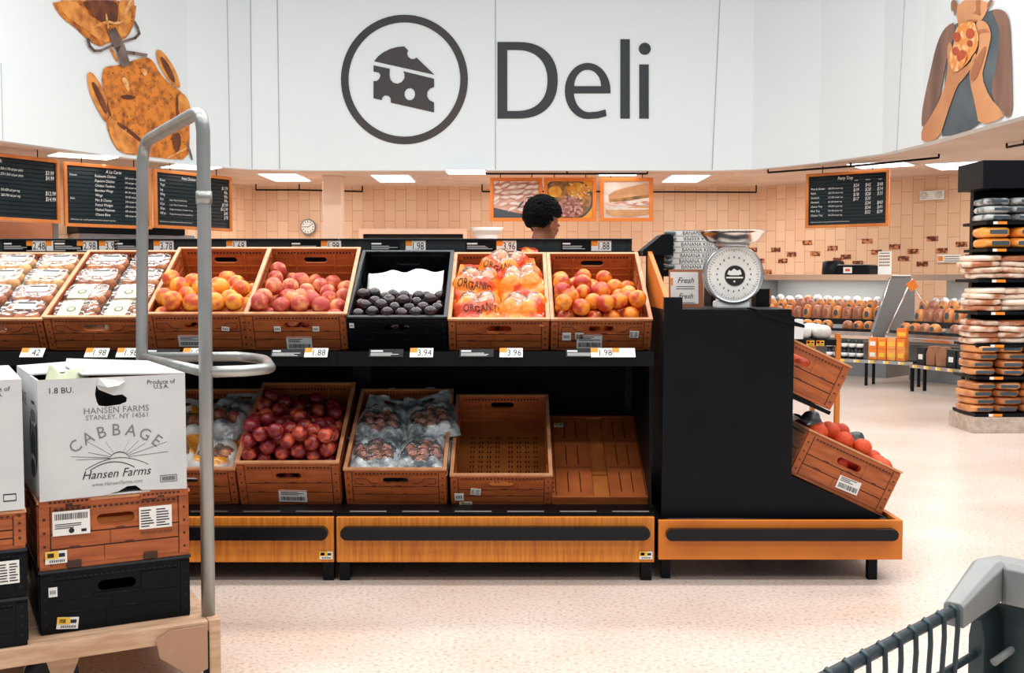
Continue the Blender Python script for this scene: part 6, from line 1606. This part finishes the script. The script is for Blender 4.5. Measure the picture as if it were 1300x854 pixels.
for i in range(5):
    for k in range(2):
        o = jo if first else jo.copy()
        if not first: COL.objects.link(o)
        first = False; o.matrix_world = ma @ T(.06+.085*i, .08, .277+.101*k)
M['ocarton'] = mat('orange_printed_carton', (238, 128, 44), .5, col2=(244, 170, 92), scale=5, contrast=(.5, .6)); M['bcarton'] = mat('brown_kraft_carton', (168, 116, 84), .6, col2=(120, 76, 54), scale=5)
k = 0
for i in range(4):
    for j in range(2):
        o = MB().box(-.045, .045, -.05, .05, 0, .115).box(-.03, .03, -.0515, -.05, .03, .075, 1).build('orange_carton', ['ocarton', 'paper' if i < 1 else 'tagyellow']); o.matrix_world = ma @ T(.55+.1*i, .10, .277+.117*j)
        tag(o, 'orange carton stacked two high on the low table between the deli cases', 'box', 'orange cartons on the low table')
o = MB().box(-.05, .05, -.05, .05, 0, .10).box(-.04, .04, -.0515, -.05, .02, .06, 1).build('orange_carton', ['ocarton', 'tagyellow']); o.matrix_world = ma @ T(.84, .12, .277+.236) @ Rz(.2); tag(o, 'single orange carton on top of the stacked orange cartons', 'box')
kinds = [('gift_bag', 'bag', ['bcarton', 'text'], 'brown paper bag with a peaked top'), ('white_pack', 'pack', ['paper', 'text'], 'white pack with dark bars'), ('dark_box', 'box', ['darkgrey', 'paper'], 'dark box with a pale label')]
for i in range(15):
    r = random.Random(i+50); kk = (2, 0, 0, 2, 2, 1, 1, 1, 1, 2, 0, 1, 1, 2, 1)[i]; nm, ct_, ms, lb = kinds[kk]; h = (.19, .12, .17)[kk]
    if kk == 0: mb = MB(); mb.plate([[(-.06, 0), (.06, 0), (.065, h*.6), (.03, h), (-.03, h), (-.065, h*.6)]], .1, F=lambda x, y, z: (x, z-.05, y))
    elif kk == 1: mb = MB().box(-.06, .06, -.04, .04, 0, h).box(-.05, -.035, -.041, -.04, .01, h*.9, 1).box(0, .012, -.041, -.04, .01, h*.9, 1)
    else: mb = MB().box(-.055, .055, -.05, .05, 0, h).box(-.03, .03, -.052, -.05, h*.3, h*.6, 1)
    o = mb.build(nm, ms, bev=.003); o.matrix_world = mb_ @ T(.09+.138*i, .10, .277) @ Rz(r.uniform(-.1, .1))
    tag(o, lb+' on the low table along the right deli case', ct_, nm.replace('_', ' ')+'s on the low table')

# ------------------------------------------------------------------ bread rack at the right edge
RX, RD = 3.40, 8.1
rk = thing('bread_rack', 'tall black shelf rack full of bagged bread at the right edge of the photo', 'shelf rack', T(RX, RD, 0))
M['diamond'] = mat('embossed_pale_metal', (206, 192, 178), .4, .3, col2=(176, 160, 146), scale=22)
MB().box(.14, 1.05, .42, .46, 0, 1.95).build('back_panel', 'black', parent=rk)
MB().box(.12, .16, .02, .44, 0, 1.8).build('upright', 'black', parent=rk) if False else None
MB().box(.13, .17, .38, .44, 0, 1.8).build('upright', 'black', parent=rk)
MB().box(.03, 1.05, -.02, .44, 1.80, 2.0).build('header', 'black', parent=rk, bev=.004)
MB().box(-.0, 1.05, -.02, .44, 0, .118).build('base', 'diamond', parent=rk, bev=.004)
SH = ((1.559, .07, 3, 'silver_bread_pack', 'topmost'), (1.36, .08, 2, 'orange_bread_pack', 'second'), (1.134, .0, 4, 'tortilla_pack', 'third'), (.896, .02, 4, 'tortilla_pack', 'fourth'), (.656, .0, 4, 'tortilla_pack', 'fifth'), (.419, .0, 4, 'bagged_loaf', 'sixth'), (.144, -.02, 4, 'bagged_loaf', 'lowest'))
M['breadsilver'] = mat('grey_printed_film', (196, 200, 200), .22, col2=(96, 100, 102), scale=9, contrast=(.45, .58), coat=.3, rand=.1)
M['breadorange'] = mat('orange_printed_film', (246, 170, 74), .25, col2=(232, 138, 44), scale=4, coat=.3, rand=.1)
M['tortilla'] = mat('cream_and_brown_film', (238, 220, 200), .25, col2=(176, 104, 66), scale=7, contrast=(.45, .62), coat=.3, rand=.15)
M['loafm'] = mat('bread_in_printed_bag', (218, 148, 88), .3, col2=(172, 102, 58), scale=6, contrast=(.4, .6), coat=.3, rand=.2)
def pack_mesh(nm, m, w, d, h, printed):
    vs = []; fs = []; nu, nv = 24, 12; f = lambda t, p: math.copysign(abs(t)**p, t)
    for i in range(nv+1):
        a = -pi/2+pi*i/nv
        for j in range(nu):
            b = 2*pi*j/nu; x, y, z = f(cos(a), .45)*f(cos(b), .55), f(cos(a), .45)*f(sin(b), .55), f(sin(a), .55)
            k = 1+.07*noise.noise(Vector((x*3, y*3, z*3+len(nm)))); vs.append((x*w/2*k, y*d/2*k, h/2+z*h/2*(1+.12*noise.noise(Vector((x*4, y*4, 2))))))
    for i in range(nv):
        for j in range(nu): fs.append((i*nu+j, i*nu+(j+1) % nu, (i+1)*nu+(j+1) % nu, (i+1)*nu+j))
    mb = MB().add(vs, fs, 0, True)
    # twisted end of the bag towards the front
    mb.lathe([(.001, -d/2-.045), (.035, -d/2-.04), (.008, -d/2-.02), (.022, -d/2+.015)], 8, axis='y') if printed == 2 else None
    if printed: mb.add([(-w*.3, -d/2*1.05, h*.3), (w*.3, -d/2*1.05, h*.3), (w*.3, -d/2*1.04, h*.68), (-w*.3, -d/2*1.04, h*.68)], [(0, 1, 2, 3)], 1)
    o = mb.build(nm, [m, 'inkblue', 'hotframe']); me = o.data; bpy.data.objects.remove(o); return me
BM = {'silver_bread_pack': pack_mesh('silver_bread_pack', 'breadsilver', .20, .30, .058, 1), 'orange_bread_pack': pack_mesh('orange_bread_pack', 'breadorange', .21, .3, .08, 1),
      'tortilla_pack': pack_mesh('tortilla_pack', 'tortilla', .25, .30, .05, 0), 'bagged_loaf': pack_mesh('bagged_loaf', 'loafm', .205, .30, .06, 1)}
for z, x0, nl, kind, which in SH:
    zt_ = z-.0
    s = MB().box(.02 if x0 < .05 else x0, 1.05, .0, .42, zt_-.022, zt_).build('shelf', 'black', parent=rk)
    for j in range(3): MB().box(.12+.3*j, .22+.3*j, -.004, 0, zt_-.022, zt_-.002).box(.12+.3*j, .15+.3*j, -.005, -.004, zt_-.022, zt_-.002, 1).build('price_tag', ['tagorange', 'paper'], parent=s)
    hs = {'silver_bread_pack': .059, 'orange_bread_pack': .081, 'tortilla_pack': .043, 'bagged_loaf': .057}[kind]
    for c in range(4):
        for l in range(nl):
            r = random.Random(int(z*1000)+c*10+l); o = bpy.data.objects.new(kind, BM[kind]); COL.objects.link(o)
            x = RX+x0+.10+.205*c+r.uniform(-.012, .012)*(2 if kind == 'tortilla_pack' else 1)
            o.matrix_world = T(x, RD+.16+r.uniform(-.02, .02), z+.001+hs*l) @ Rz(r.uniform(-.12, .12)) @ Ry(r.uniform(-.06, .06) if kind == 'tortilla_pack' else 0)
            tag(o, {'silver_bread_pack': 'silver grey bread pack', 'orange_bread_pack': 'bright orange bread pack', 'tortilla_pack': 'cream and brown flat bread pack', 'bagged_loaf': 'brown loaf in a printed bag'}[kind]+' on the %s shelf of the bread rack' % which, 'bread', '%ss, %s shelf of the rack' % (kind.replace('_', ' '), which))
